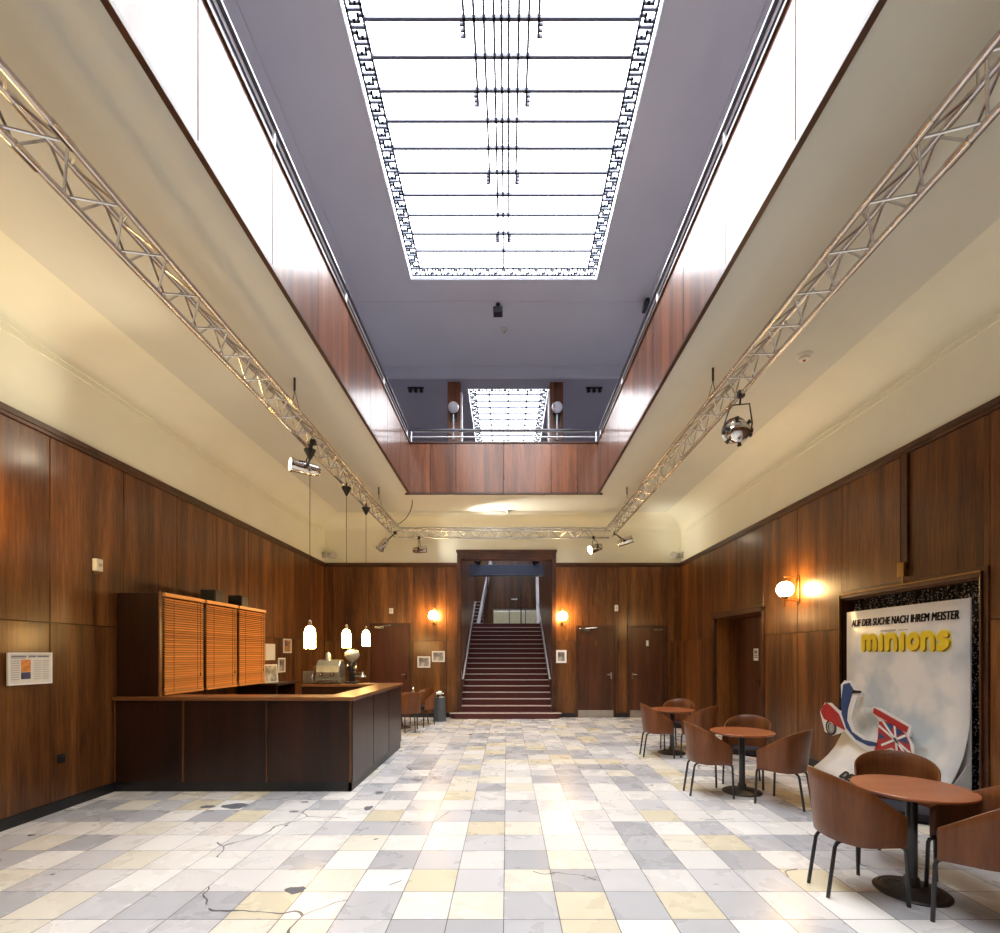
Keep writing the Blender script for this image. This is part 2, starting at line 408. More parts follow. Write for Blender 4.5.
# balcony parapets
def parapet(name, along, a0, a1, pos, sgn, joints):
    mb = MB(); tr = MB()
    js = [a0] + [j for j in joints if a0 + .05 < j < a1 - .05] + [a1]
    for p, q in zip(js, js[1:]):
        if along == 'y': mb.box((pos, p + .005, 5.10), (pos + sgn * .035, q - .005, 6.17))
        else: mb.box((p + .005, pos, 5.10), (q - .005, pos + sgn * .035, 6.17))
    if along == 'y':
        bk = MB().box((pos + sgn * .03, a0, 5.115), (pos + sgn * .10, a1, 6.17))
        tr.box((pos - sgn * .012, a0, 5.07), (pos + sgn * .034, a1, 5.115))
        cap = MB().box((pos - sgn * .02, a0, 6.17), (pos + sgn * .12, a1, 6.205))
    else:
        bk = MB().box((a0, pos + sgn * .03, 5.115), (a1, pos + sgn * .10, 6.17))
        tr.box((a0, pos - sgn * .012, 5.07), (a1, pos + sgn * .034, 5.115))
        cap = MB().box((a0, pos - sgn * .02, 6.17), (a1, pos + sgn * .12, 6.205))
    o = struct(bk.build(name, BLACK))
    mb.build('wood_panels', BALCWOOD, o, bevel=.002)
    tr.build('lower_edge_strip', TRIMWOOD, o, bevel=.003)
    cap.build('parapet_cap', TRIMWOOD, o, bevel=.004)
    return o
pj = [3.29 + 1.045 * k for k in range(-7, 8)]
parapet('wall_balcony_left', 'y', WN, WB, WL, -1, pj)
parapet('wall_balcony_right', 'y', WN, WB, WR, 1, pj)
parapet('wall_balcony_back', 'x', WL - .1, WR + .1, WB, 1, [WL + .45, -1.10, -.07, .96, WR - .45])
parapet('wall_balcony_rear', 'x', WL - .1, WR + .1, WN, -1, [-1.1, -.07, .96])

def railing(label, along, a0, a1, pos, sgn):
    t = thing('balcony_railing', label, 'railing', group='balcony railings round the open well')
    q = pos + sgn * .05
    P = (lambda a, z, d=0: (q + sgn * d, a, z)) if along == 'y' else (lambda a, z, d=0: (a, q + sgn * d, z))
    mb = MB()
    if along == 'y': mb.box((q - .04, a0, 6.455), (q + .04, a1, 6.495))
    else: mb.box((a0, q - .04, 6.455), (a1, q + .04, 6.495))
    mb.build('handrail', RAILDARK, t, bevel=.008)
    m2 = MB().tube([P(a0, 6.445), P(a1, 6.445)], .012)
    m2.build('handrail_strip', RAILMETAL, t, True)
    MB().tube([P(a0, 6.33), P(a1, 6.33)], .016).build('lower_rail', RAILMETAL, t, True)
    n = max(2, round((a1 - a0) / 2.1))
    for i in range(n + 1):
        a = a0 + (a1 - a0) * i / n
        a = min(max(a, a0 + .03), a1 - .03)
        m = MB().tube([P(a, 6.20), P(a, 6.456)], .017)
        m.lathe([(0, 6.20), (.035, 6.20), (.035, 6.215), (.017, 6.22)], P(a, 0)).build('post', RAILMETAL, t, True)
    return t
railing('long balcony railing with dark handrail on the left parapet', 'y', WN, WB, WL, -1)
railing('long balcony railing with dark handrail on the right parapet', 'y', WN, WB, WR, 1)
railing('short balcony railing across the far end of the open well', 'x', WL, WR, WB, 1)

# upper storey shell
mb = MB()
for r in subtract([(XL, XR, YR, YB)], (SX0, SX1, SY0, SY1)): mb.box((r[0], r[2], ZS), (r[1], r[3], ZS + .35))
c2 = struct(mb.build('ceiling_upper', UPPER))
t1 = MB()
t1.box((-3.08, YR, ZS - .012), (-3.05, 10.15, ZS)).box((2.93, YR, ZS - .012), (2.96, 10.15, ZS)).box((-3.08, 10.12, ZS - .014), (2.96, 10.15, ZS))
struct(t1.build('trim_1', UPPER))
struct(MB().box((XL - .1, YR, ZU - .1), (XL, 24, ZS + .3)).build('wall_upper_left', UPPER))
struct(MB().box((XR, YR, ZU - .1), (XR + .1, 24, ZS + .3)).build('wall_upper_right', UPPER))
struct(MB().box((XL, YR - .1, ZU - .2), (XR, YR, ZS + .3)).build('wall_upper_rear', UPPER))
lin = MB().box((XL, YB, 8.74), (XR, YB + .1, ZS + .3)).box((XL, YB - .02, 8.955), (XR, YB, ZS)).box((XL, YB - .012, 8.74), (XR, YB, 8.77))
struct(lin.build('wall_lintel', UPPER))

# laylights: opening reveal, glass pane, cross bars, key-pattern border
def key_bars(mb, p0, p1, inward, w, z, pitch, t):
    p0, p1, inw = Vector(p0), Vector(p1), Vector(inward)
    d = (p1 - p0); L = d.length; d.normalize(); n = max(1, round(L / pitch)); pt = L / n
    def seg(a, b):
        A = p0 + d * a[0] * pt + inw * a[1] * w; B = p0 + d * b[0] * pt + inw * b[1] * w
        c = (A + B) / 2; e = (B - A) / 2; e += e.normalized() * t / 2
        s = Vector((-e.y, e.x, 0)).normalized() * t / 2
        mb.obox((c.x, c.y, z), (e.x, e.y, 0), s, (0, 0, .012))
    seg((0, 0), (n, 0)); seg((0, 1), (n, 1))
    for i in range(n):
        f = (lambda v: v) if i % 2 == 0 else (lambda v: 1 - v)
        seg((i, 0), (i, 1))
        seg((i + .33, f(0)), (i + .33, f(.34))); seg((i + .33, f(.34)), (i + .66, f(.34)))
        seg((i + .66, f(.34)), (i + .66, f(.66))); seg((i + .66, f(1)), (i + .66, f(.66)))
    seg((n, 0), (n, 1))
def laylight(name, x0, x1, y0, y1, zc, pane_mat, bars, longs, kw, pitch, margin, kt, bt):
    rev = MB()
    rev.box((x0 - .02, y0 - .02, zc - .01), (x0 + .012, y1 + .02, zc + .14)).box((x1 - .012, y0 - .02, zc - .01), (x1 + .02, y1 + .02, zc + .14))
    rev.box((x0, y0 - .02, zc - .01), (x1, y0 + .012, zc + .14)).box((x0, y1 - .012, zc - .01), (x1, y1 + .02, zc + .14))
    w = struct(rev.build(name, UPPER))
    MB().box((x0 - .01, y0 - .01, zc + .07), (x1 + .01, y1 + .01, zc + .09)).build('window_pane', pane_mat, w)
    z = zc + .045; m = margin
    kb = MB()
    a, b, c_, d = (x0 + m, y0 + m, 0), (x1 - m, y0 + m, 0), (x1 - m, y1 - m, 0), (x0 + m, y1 - m, 0)
    key_bars(kb, (a[0], a[1] + kw, 0), (d[0], d[1] - kw, 0), (1, 0, 0), kw, z, pitch, kt)
    key_bars(kb, (b[0], b[1] + kw, 0), (c_[0], c_[1] - kw, 0), (-1, 0, 0), kw, z, pitch, kt)
    key_bars(kb, (d[0], d[1], 0), (c_[0], c_[1], 0), (0, -1, 0), kw, z, pitch, kt)
    key_bars(kb, (a[0], a[1], 0), (b[0], b[1], 0), (0, 1, 0), kw, z, pitch, kt)
    kb.build('key_pattern_border', LEAD2, w)
    gb = MB()
    for y in bars: gb.box((x0 + m + kw, y - bt / 2, z - .02), (x1 - m - kw, y + bt / 2, z + .02))
    gb.build('cross_bars', LEAD, w)
    lb = MB()
    for x, yend, hook in longs:
        lb.box((x - bt * .42, y0 + m + kw, z - .02), (x + bt * .42, yend, z + .02))
        if hook:
            for k in range(3):
                yy = yend - .055 * k
                lb.box((x, yy - .02, z - .02), (x + hook * .055, yy, z + .02))
    lb.build('long_bars', LEAD, w)
    return w
cx = -.066
longs = [(cx, SY1 - .225, 0)]
for k, ye in enumerate((8.70, 7.62, 6.54, 5.81)):
    longs += [(cx - .117 * (k + 1) + .03, ye, -1), (cx + .117 * (k + 1) - .03, ye, 1)]
laylight('window_1', SX0, SX1, SY0, SY1, ZS, PANE, [8.89 - .3615 * k for k in range(28)], longs, .17, .155, .055, .030, .036)
laylight('window_2', -1.06, 1.13, 13.0, 18.6, 8.75, PANE2, [13.37 + .36 * k for k in range(15)], [(-.49, 18.4, 0), (.035, 18.4, 0), (.56, 18.4, 0)], .16, .17, .04, .034, .045)

# hall behind the opening (upper level and stairwell)
mb = MB()
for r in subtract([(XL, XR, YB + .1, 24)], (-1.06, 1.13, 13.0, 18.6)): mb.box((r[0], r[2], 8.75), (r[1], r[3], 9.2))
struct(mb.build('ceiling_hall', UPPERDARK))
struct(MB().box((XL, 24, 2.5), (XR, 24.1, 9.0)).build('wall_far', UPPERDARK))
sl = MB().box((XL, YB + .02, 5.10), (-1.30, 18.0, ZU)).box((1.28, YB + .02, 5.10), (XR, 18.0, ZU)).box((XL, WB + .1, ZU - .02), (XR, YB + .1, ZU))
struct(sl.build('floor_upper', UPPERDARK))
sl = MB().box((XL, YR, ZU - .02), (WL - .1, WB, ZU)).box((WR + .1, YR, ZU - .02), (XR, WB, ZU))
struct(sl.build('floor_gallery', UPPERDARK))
for nm, x0, x1 in (('wall_stair_left', -1.36, -1.20), ('wall_stair_right', 1.17, 1.33)):
    m = MB()
    for k in range(4): m.box((x0, YB + .03 + 1.2 * k + .003, 0), (x1, YB + .03 + 1.2 * (k + 1) - .003, 5.10))
    struct(m.build(nm, WALLWOOD, bevel=.002))
struct(MB().box((XL, 17.2, 2.5), (XR, 24, 2.70)).build('floor_landing', CARPET))
m = MB()
for k in range(9): m.box((XL + k * 1.012 + .004, 21.5, 2.70 if not 3.5 < k < 6.2 else 3.62), (XL + (k + 1) * 1.012 - .004, 21.6, 8.75))
struct(m.build('wall_landing', WALLWOOD))
struct(MB().box((-.66, 21.55, 2.70), (1.65, 21.7, 3.62)).build('wall_alcove', CREAMLIT))
struct(MB().box((-1.20, 15.6, 4.17), (1.17, 15.85, 4.50)).box((-1.2, 15.58, 4.15), (1.17, 15.87, 4.18)).build('trim_2', BEAMBLUE, bevel=.01))
for x in (-.70, .50):
    struct(MB().box((x - .02, 17.25, 2.70), (x + .02, 17.29, 4.9)).build('trim_post', BLACK))
# frame of the stair opening
m = MB().box((-1.28, YB - .05, .15), (-1.185, YB + .2, 4.27)).box((1.15, YB - .05, .15), (1.257, YB + .2, 4.27)).box((-1.185, YB - .05, 4.05), (1.15, YB + .2, 4.27))
m.box((-1.30, YB - .07, 4.22), (1.277, YB + .05, 4.29)).box((-1.21, YB - .035, .15), (-1.17, YB + .25, 4.05)).box((1.14, YB - .035, .15), (1.18, YB + .25, 4.05))
struct(m.build('trim_3', TRIMWOOD, bevel=.006))

for x, s, lab in ((-.98, 1, 'small dark lamp head at the upper left corner inside the stair opening'), (.95, -1, 'small dark lamp head at the upper right corner inside the stair opening')):
    t = thing('corner_lamp', lab, 'lamp', (x, 15.5, 4.55), 0, 'dark lamp heads over the stairs')
    MB().tube([(-s * .22, .05, .1), (-s * .1, 0, .08), (0, 0, .02)], .025).build('arm', BLACKMETAL, t, True)
    MB().lathe([(0, 0), (.06, 0), (.08, .16), (.06, .16), (0, .12)], (-s * .04, 0, .04), (s * .7, -.4, -.35), 18).build('lamp_head', BLACKMETAL, t, True)
# pilasters with dark globes of the upper hall
for x, side in ((-1.39, 'left'), (1.30, 'right')):
    o = MB().box((x - .17, YB + .26, ZU), (x + .17, YB + .55, 8.75)).build('hall_pillar', BALCWOOD, bevel=.01)
    tag(o, f'glossy brown wooden pillar of the upper hall, {side} of the small skylight', 'pillar', 'pillars of the upper hall')
    s = 1 if x < 0 else -1
    MB().box((x + s * .17, YB + .30, ZU), (x + s * .21, YB + .5, 8.5)).build('white_edge', WHITEPR, o)
    t = thing('globe_sconce', f'unlit white globe lamp on the {side} pillar of the upper hall', 'wall lamp', (x, YB + .26, 8.03), 0, 'globe lamps of the upper hall')
    MB().box((-.09, -.02, -.32), (.09, 0, -.05)).build('backplate', BLACKMETAL, t, bevel=.004)
    MB().tube([(0, -.01, -.5), (0, -.13, -.42), (0, -.14, -.2)], .015).tube([(0, -.14, -.85), (0, -.14, -.3)], .02).build('bracket', RAILMETAL, t, True)
    MB().sphere((0, -.15, -.02), .14).build('globe', GLOBEOFF, t, True)
for x, side in ((-2.44, 'left'), (2.33, 'right')):
    o = thing('ceiling_spotlights', f'row of three small dark downlights under the hall ceiling, {side} end', 'ceiling lamp', (x, 12.95, 8.75), 0, 'dark triple downlights')
    MB().box((-.22, -.04, -.02), (.22, .04, 0)).build('track', BLACK, o)
    for k in (-1, 0, 1): MB().lathe([(0, 0), (.045, 0), (.055, -.09), (.04, -.09), (.03, -.02), (0, -.02)], (k * .15, 0, -.02), n=16).build('lamp_head', BLACK, o, True)

# staircase
st = thing('staircase', 'wide red carpeted staircase with pale step edges rising through the wood framed opening', 'stairs', (0, 12.1, 0))
def pill(x0, x1, y0, y1, r, z0, z1):
    pts = [(x0, y1)]
    pts += [(x0 + r - r * math.cos(t), y0 + r - r * math.sin(t)) for t in [PI / 2 * i / 8 for i in range(9)]]
    pts += [(x1 - r + r * math.sin(t), y0 + r - r * math.cos(t)) for t in [PI / 2 * i / 8 for i in range(9)]]
    pts += [(x1, y1)]
    return MB().prism([(x, y, z0) for x, y in pts], (0, 0, z1 - z0))
s0 = pill(-1.44, 1.36, 0, .30, .22, 0, .15).build('step', CARPET, st, bevel=.004)
pill(-1.45, 1.37, -.012, .05, .06, .132, .154).build('nosing', NOSING, s0)
for i in range(1, 18):
    y = .32 + .30 * (i - 1); x0, x1 = -1.20, 1.17
    s = MB().box((x0, y, 0 if i < 3 else .15 * i - .25), (x1, y + (.33 if i < 17 else .5), .15 * (i + 1))).build('step', CARPET, st, bevel=.003)
    MB().box((x0, y - .012, .15 * (i + 1) - .018), (x1, y + .045, .15 * (i + 1) + .004)).build('nosing', NOSING, s)
for sgn, xx in ((-1, -1.13), (1, 1.10)):
    hm = MB().tube([(xx, 12.40, 1.00), (xx, 12.50, 1.03), (xx, 17.15, 3.44), (xx, 17.6, 3.5)], .024)
    h = tag(hm.build('handrail', RAILMETAL, None, True), f'slim pale metal handrail on the {"left" if sgn < 0 else "right"} side of the red staircase', 'handrail', 'handrails of the red staircase')
    for k in range(4):
        yy = 12.7 + k * 1.45; zz = 1.03 + (yy - 12.5) * .518
        MB().tube([(xx, yy, zz), (xx + sgn * .03, yy, zz - .05), (xx + sgn * .075, yy, zz - .05)], .009).build('bracket', RAILMETAL, h, True)
# second flight and balustrades beyond the landing
fl = thing('upper_flight', 'second flight of pale edged steps going up at the left beyond the landing', 'stairs', (-1.3, 19.6, 2.70))
for i in range(7):
    s = MB().box((-.45, .25 * i, .17 * i - (.1 if i else 0)), (.32, .25 * i + .27, .17 * (i + 1))).build('step', TRIMWOOD, fl)
    MB().box((-.45, .25 * i - .01, .17 * (i + 1) - .02), (.32, .25 * i + .04, .17 * (i + 1) + .004)).build('nosing', NOSING, s)
o = MB().prism([(-1.24, 19.3, 2.70), (-1.10, 19.3, 2.70), (-.86, 19.6, 4.4), (-.62, 20.6, 5.4), (-.72, 20.6, 5.8)], (0, .12, 0)).build('stair_balustrade', STUCCO)
tag(o, 'slanting pale plaster balustrade of the second flight, left beyond the landing', 'balustrade')
o = MB().prism([(1.12, 18.3, 2.70), (1.24, 18.3, 2.70), (1.34, 20.6, 5.0), (1.22, 20.6, 5.0)], (0, .12, 0)).build('stair_balustrade', STUCCO)
tag(o, 'narrow pale plaster balustrade edge at the right beyond the landing', 'balustrade')
o = thing('landing_barrier', 'dark metal barrier rail in front of the cream wall beyond the stairs', 'barrier', (0, 20.9, 2.70))
MB().tube([(-.6, 0, .82), (1.45, 0, .82)], .018).build('rail', BLACKMETAL, o, True)
MB().tube([(-.6, 0, .74), (1.45, 0, .74)], .012).build('lower_rail', RAILMETAL, o, True)
for x in (-.6, .1, .8, 1.4): MB().tube([(x, 0, 0), (x, 0, .82)], .016).build('post', BLACKMETAL, o, True)
o = thing('landing_lamp', 'small pale oblong lamp on the dark wall beyond the stairs', 'wall lamp', (.32, 21.5, 4.02))
MB().box((-.16, -.05, -.05), (.16, 0, .02)).build('housing', BLACKMETAL, o); MB().box((-.14, -.07, -.02), (.14, -.04, .05)).build('shade', WHITEPL, o, bevel=.01)

# ------------------------------------------------------------------ doors
def flat_door(name, x0, x1, ztop, mat, handle_side, plate, sign):
    w = .055
    m = MB().box((x0, YB - .035, 0), (x0 + w, YB + .01, ztop)).box((x1 - w, YB - .035, 0), (x1, YB + .01, ztop)).box((x0 + w, YB - .035, ztop - w), (x1 - w, YB + .01, ztop))
    d = struct(m.build(name, TRIMWOOD, bevel=.006))
    MB().box((x0 + w + .004, YB - .022, .01), (x1 - w - .004, YB - .002, ztop - w - .004)).build('door_leaf', mat, d, bevel=.003)
    hx = x0 + w + .07 if handle_side < 0 else x1 - w - .07
    h = MB().box((hx - .022, YB - .03, .98), (hx + .022, YB - .02, 1.16)).tube([(hx, YB - .025, 1.10), (hx, YB - .075, 1.10), (hx - handle_side * .1, YB - .075, 1.10)], .011)
    h.build('door_handle', CHROME, d, True)
    cx0 = x0 + w + .06 if handle_side > 0 else x1 - w - .3
    MB().box((cx0, YB - .075, ztop - .145), (cx0 + .24, YB - .02, ztop - .085)).tube([(cx0 + .12, YB - .06, ztop - .085), (cx0 + .3 * handle_side + .12, YB - .09, ztop - .06)], .012).build('door_closer', CHROME, d, bevel=.005)
    if plate: MB().box((x0 + w + .01, YB - .028, .012), (x1 - w - .01, YB - .02, .185)).build('kick_plate', STEEL, d)
    if sign:
        xm = (x0 + x1) / 2
        MB().box((xm - .03, YB - .026, 1.83), (xm + .03, YB - .021, 1.97)).build('door_sign', BRASS if sign == 1 else WHITEPL, d, bevel=.002)
    return d
flat_door('door_1', -3.50, -2.46, 2.42, REDDOOR, 1, False, 0)
flat_door('door_2', 1.76, 2.79, 2.36, DOORWOOD, 1, True, 1)
flat_door('door_3', 3.09, 4.10, 2.36, DOORWOOD, -1, True, 2)
# recessed double door in the right wall
XD = 4.95
m = MB().box((XR - .03, 8.35, 0), (XR + .05, 8.43, 2.46)).box((XR - .03, 10.38, 0), (XR + .05, 10.46, 2.46)).box((XR - .03, 8.35, 2.38), (XR + .05, 10.46, 2.47))
m.box((XR - .05, 8.33, 2.45), (XR + .03, 10.48, 2.49))
d4 = struct(m.build('door_4', TRIMWOOD, bevel=.006))
MB().box((XR + .04, 8.35, 0), (XD + .12, 8.425, 2.45)).box((XR + .04, 10.385, 0), (XD + .12, 10.46, 2.45)).box((XR + .04, 8.35, 2.385), (XD + .12, 10.46, 2.46)).box((XD + .1, 8.35, 0), (XD + .14, 10.46, 2.45)).build('recess_lining', WALLWOOD, d4)
for y0, y1 in ((8.42, 9.40), (9.41, 10.39)):
    MB().box((XD, y0, .01), (XD + .05, y1, 2.38)).build('door_leaf', DOORWOOD, d4, bevel=.004)
MB().box((XD - .012, 9.47, .98), (XD, 9.52, 1.16)).tube([(XD - .01, 9.495, 1.10), (XD - .06, 9.495, 1.10), (XD - .06, 9.6, 1.10)], .012).build('door_handle', BRASS, d4, True)
sg = MB().box((XD - .01, 9.52, 1.50), (XD, 9.70, 1.74)).build('door_sign', WHITEPL, d4)
MB().box((XD - .012, 9.56, 1.64), (XD - .01, 9.66, 1.70)).box((XD - .012, 9.55, 1.55), (XD - .01, 9.67, 1.575)).box((XD - .012, 9.55, 1.59), (XD - .01, 9.67, 1.61)).build('sign_print', INK, sg)

# ------------------------------------------------------------------ poster recess in the right wall
YA, YZ = 4.52, 6.40
m = MB()
for d0, d1, w in ((-.045, .03, .07), (-.02, .02, .11)):
    m.box((XR + d0, YA - w + .05, 0), (XR + d1, YA + .0, 2.40 + w - .05)).box((XR + d0, YZ, 0), (XR + d1, YZ + w - .05, 2.40 + w - .05)).box((XR + d0, YA, 2.36), (XR + d1, YZ, 2.40 + w - .05))
f = tag(m.build('showcase_frame', TRIMWOOD, bevel=.006), 'dark wooden showcase frame around the poster recess in the right wall', 'frame')
MB().box((XR + .0, YA - .0, 0), (XR + .2, YA + .015, 2.37)).box((XR, YZ - .015, 0), (XR + .2, YZ, 2.37)).box((XR, YA, 2.345), (XR + .2, YZ, 2.36)).build('lining', DOORWOOD, f)
# glittering cloth with shallow folds
m = MB(); n = 60; prev = None
for i in range(n + 1):
    y = YA + .015 + (YZ - YA - .03) * i / n; x = XR + .14 + .018 * math.sin(i * 1.7) * math.sin(i * .31)
    a = m.bm.verts.new((x, y, .01)); b = m.bm.verts.new((x, y, 2.345))
    if prev: m.bm.faces.new((prev[0], a, b, prev[1]))
    prev = (a, b)
g = m.build('glitter_backdrop', GLITTER, None, True)
sm = g.modifiers.new('solid', 'SOLIDIFY'); sm.thickness = .01
tag(g, 'black glittering sequin cloth hung behind the film standee', 'backdrop')
MB().box((XR + .17, YA, 0), (XR + .2, YZ, 2.36)).build('back_board', BLACK, f)
MB().box((XR - .055, YA - .02, 2.408), (XR - .045, YZ + .02, 2.42)).box((XR - .055, YZ + .008, 0), (XR - .045, YZ + .02, 2.408)).build('gilt_edge', BRASS, f)

# film standee: upright card with a second sheet curving out to the floor
sd = thing('film_standee', 'big white card film standee with yellow title and scooter, curving out at its foot', 'standee', (4.4, 5.46, 0))
PYZ = lambda x, y, z: (x - 4.4, y - 5.46, z)
MB().prism([PYZ(4.425, 6.30, 0), PYZ(4.425, 4.62, 0), PYZ(4.425, 4.62, 2.18), PYZ(4.425, 6.30, 2.18)], (.012, 0, 0)).build('back_card', CARD, sd)
prof = [(4.4225, 2.178), (4.4225, 1.6), (4.4225, 1.06), (4.419, .95), (4.41, .85), (4.385, .70), (4.34, .57), (4.27, .44), (4.18, .33), (4.07, .23), (3.99, .17)]
m = MB(); rows = []
for x, z in prof:
    k = max(0, 1.0 - z); row = []
    for j in range(9):
        u = j / 8; y = 6.30 + (4.62 - 6.30) * u
        row.append(m.bm.verts.new(PYZ(x - .10 * u * k, y, z - .13 * u * k)))
    rows.append(row)
for a, b in zip(rows, rows[1:]):
    for j in range(8): m.bm.faces.new((a[j], a[j + 1], b[j + 1], b[j]))
cs = m.build('curved_sheet', CARD, sd, True); q = cs.modifiers.new('solid', 'SOLIDIFY'); q.thickness = .005; q.offset = 1
m = MB()
m.prism([PYZ(*p) for p in ((3.995, 6.30, 0), (4.425, 6.30, 0), (4.425, 6.30, .7), (4.38, 6.30, .66), (4.27, 6.30, .42), (4.07, 6.30, .21), (3.995, 6.30, .16))], (0, -.012, 0))
m.prism([PYZ(*p) for p in ((3.93, 4.63, 0), (4.425, 4.63, 0), (4.425, 4.63, .6), (4.36, 4.63, .52), (4.2, 4.63, .3), (3.99, 4.63, .1))], (0, -.012, 0))
m.build('side_flap', CARD, sd)
def flatpoly(pts, x, th, name, mat, parent):
    return MB().prism([PYZ(x, y, z) for y, z in pts], (th, 0, 0)).build(name, mat, parent)
backp = [(6.079, 1.256), (6.007, 1.31), (5.895, 1.307), (5.814, 1.215), (5.722, 1.19), (5.801, 1.13), (5.895, 0.868), (5.841, 0.721), (5.621, 0.654), (5.487, 0.668), (5.452, 0.891), (5.547, 0.951), (5.535, 1.04), (5.405, 1.022), (5.02, 0.893), (5.04, 0.807), (5.06, 0.778), (4.99, 0.691), (4.98, 0.528), (5.547, 0.474), (5.827, 0.569), (6.021, 0.682), (6.094, 0.64), (6.228, 0.587), (6.385, 0.613), (6.434, 0.733), (6.483, 0.865), (6.385, 0.993), (6.259, 1.006), (6.123, 0.929), (6.064, 0.926)]
sc = flatpoly(backp, 4.192, .008, 'scooter_cutout', WHITEPR, sd)
for y, z, d in ((5.72, 1.0, .21), (5.25, .80, .18), (6.02, 1.16, .22)): MB().box(PYZ(4.20, y - .03, z - .05), PYZ(4.20 + d, y + .03, z + .0)).build('spacer', WHITEPR, sd)
flatpoly([(6.021, 1.259), (5.923, 1.285), (5.854, 1.202), (5.895, 1.102), (5.951, 0.959), (5.965, 0.819), (5.882, 0.695), (5.697, 0.631), (5.475, 0.634), (5.452, 0.602), (5.596, 0.575), (5.801, 0.612), (5.965, 0.721), (6.05, 0.887), (6.064, 1.026)], 4.182, .01, 'leg_shield', BLUE, sc)
flatpoly([(6.45, 0.869), (6.401, 0.949), (6.337, 0.998), (6.259, 0.965), (6.108, 0.88), (5.993, 0.697), (6.108, 0.719), (6.385, 0.782)], 4.178, .012, 'mudguard', RED, sc)
wy, wz = 6.25, .69
MB().lathe([(.045, 0), (.10, 0), (.10, .006), (.045, .006), (.045, 0)], PYZ(4.180, wy, wz), (1, 0, 0), 32).build('tyre', TEXTBLACK, sc)
MB().lathe([(0, 0), (.035, 0), (.035, .006), (0, .006)], PYZ(4.180, wy, wz), (1, 0, 0), 24).lathe([(.055, 0), (.07, 0), (.07, .01), (.055, .01), (.055, 0)], PYZ(4.177, wy, wz), (1, 0, 0), 24).build('wheel_hub', GREY, sc)
flatpoly([(5.44, 0.883), (5.337, 0.889), (5.184, 0.86), (5.101, 0.805), (5.04, 0.715), (5.01, 0.588), (5.142, 0.577), (5.27, 0.62), (5.523, 0.516), (5.463, 0.672), (5.452, 0.783)], 4.182, .01, 'rear_body', RED, sc)
for tri in (((5.343, 0.881), (5.237, 0.867), (5.285, 0.775)), ((5.189, 0.852), (5.103, 0.8), (5.209, 0.756)), ((5.084, 0.775), (5.036, 0.699), (5.17, 0.718)), ((5.439, 0.756), (5.439, 0.679), (5.353, 0.718))):
    flatpoly(tri, 4.179, .004, 'flag_field', BLUE, sc)
m = MB()
for p, q in (((5.434, 0.833), (5.016, 0.612)), ((5.218, 0.867), (5.189, 0.603)), ((5.382, 0.891), (5.093, 0.603)), ((5.074, 0.785), (5.401, 0.622))):
    e = Vector((0, q[0] - p[0], q[1] - p[1])); L = e.length; e.normalize(); nrm = Vector((0, -e.z, e.y)) * .012
    P0, P1 = Vector(PYZ(4.176, *p)), Vector(PYZ(4.176, *q))
    m.prism([P0 + nrm, P1 + nrm, P1 - nrm, P0 - nrm], (.004, 0, 0))
m.build('flag_stripes', WHITEPR, sc)
flatpoly([(5.511, 1.025), (5.05, 0.88), (5.07, 0.818), (5.523, 0.963)], 4.175, .014, 'saddle', RED, sc)
flatpoly([(5.854, 1.202), (5.722, 1.203), (5.717, 1.179), (5.854, 1.16)], 4.177, .01, 'handlebar', BLACK, sc)

def text_mesh(body, size_yz, corner, x, mat, name, parent, bold=.0, depth=.006, shear=0., spacing=1.0, heavy=0.):
    """text on a plane facing -X: reads towards -Y; corner = (y of its left end, z of its foot)"""
    cu = bpy.data.curves.new(name, 'FONT'); cu.body = body; cu.size = 1; cu.offset = bold; cu.extrude = .0; cu.shear = shear; cu.space_character = spacing
    tmp = bpy.data.objects.new('tmp_text', cu); COL.objects.link(tmp)
    dg = bpy.context.evaluated_depsgraph_get(); me = bpy.data.meshes.new_from_object(tmp.evaluated_get(dg))
    bpy.data.objects.remove(tmp)
    xs = [v.co.x for v in me.vertices]; ys = [v.co.y for v in me.vertices]
    W, H = max(xs) - min(xs), max(ys) - min(ys); x0, y0 = min(xs), min(ys)
    for v in me.vertices:
        v.co = Vector(PYZ(x, corner[0] - (v.co.x - x0) / W * size_yz[0], corner[1] + (v.co.y - y0) / H * size_yz[1]))
    bm = bmesh.new(); bm.from_mesh(me)
    r = bmesh.ops.extrude_face_region(bm, geom=bm.faces[:])
    bmesh.ops.translate(bm, verts=[e for e in r['geom'] if isinstance(e, bmesh.types.BMVert)], vec=(-depth, 0, 0))
    bmesh.ops.recalc_face_normals(bm, faces=bm.faces)
    if heavy:
        src = bm.verts[:] + bm.edges[:] + bm.faces[:]
        for dy, dz in ((heavy / 2, heavy * .3), (-heavy / 2, -heavy * .3), (heavy / 2, -heavy * .3), (-heavy / 2, heavy * .3)):
            r = bmesh.ops.duplicate(bm, geom=src)
            bmesh.ops.translate(bm, verts=[e for e in r['geom'] if isinstance(e, bmesh.types.BMVert)], vec=(-.0006 * (dy > 0), dy, dz))
    me2 = bpy.data.meshes.new(name); bm.to_mesh(me2); bm.free(); me2.materials.append(mat)
    o = bpy.data.objects.new(name, me2); COL.objects.link(o); o.parent = parent
    return o
text_mesh('AUF DER SUCHE NACH IHREM MEISTER', (1.47, .085), (6.20, 1.985), 4.418, TEXTBLACK, 'headline_lettering', sd, bold=.0, shear=.15, depth=.003, heavy=.006, spacing=1.06)
MB().box(PYZ(4.414, 5.72, 1.90), PYZ(4.417, 5.50, 1.922)).box(PYZ(4.414, 5.46, 1.905), PYZ(4.417, 5.33, 1.915)).build('caption_print', GREY, sd)

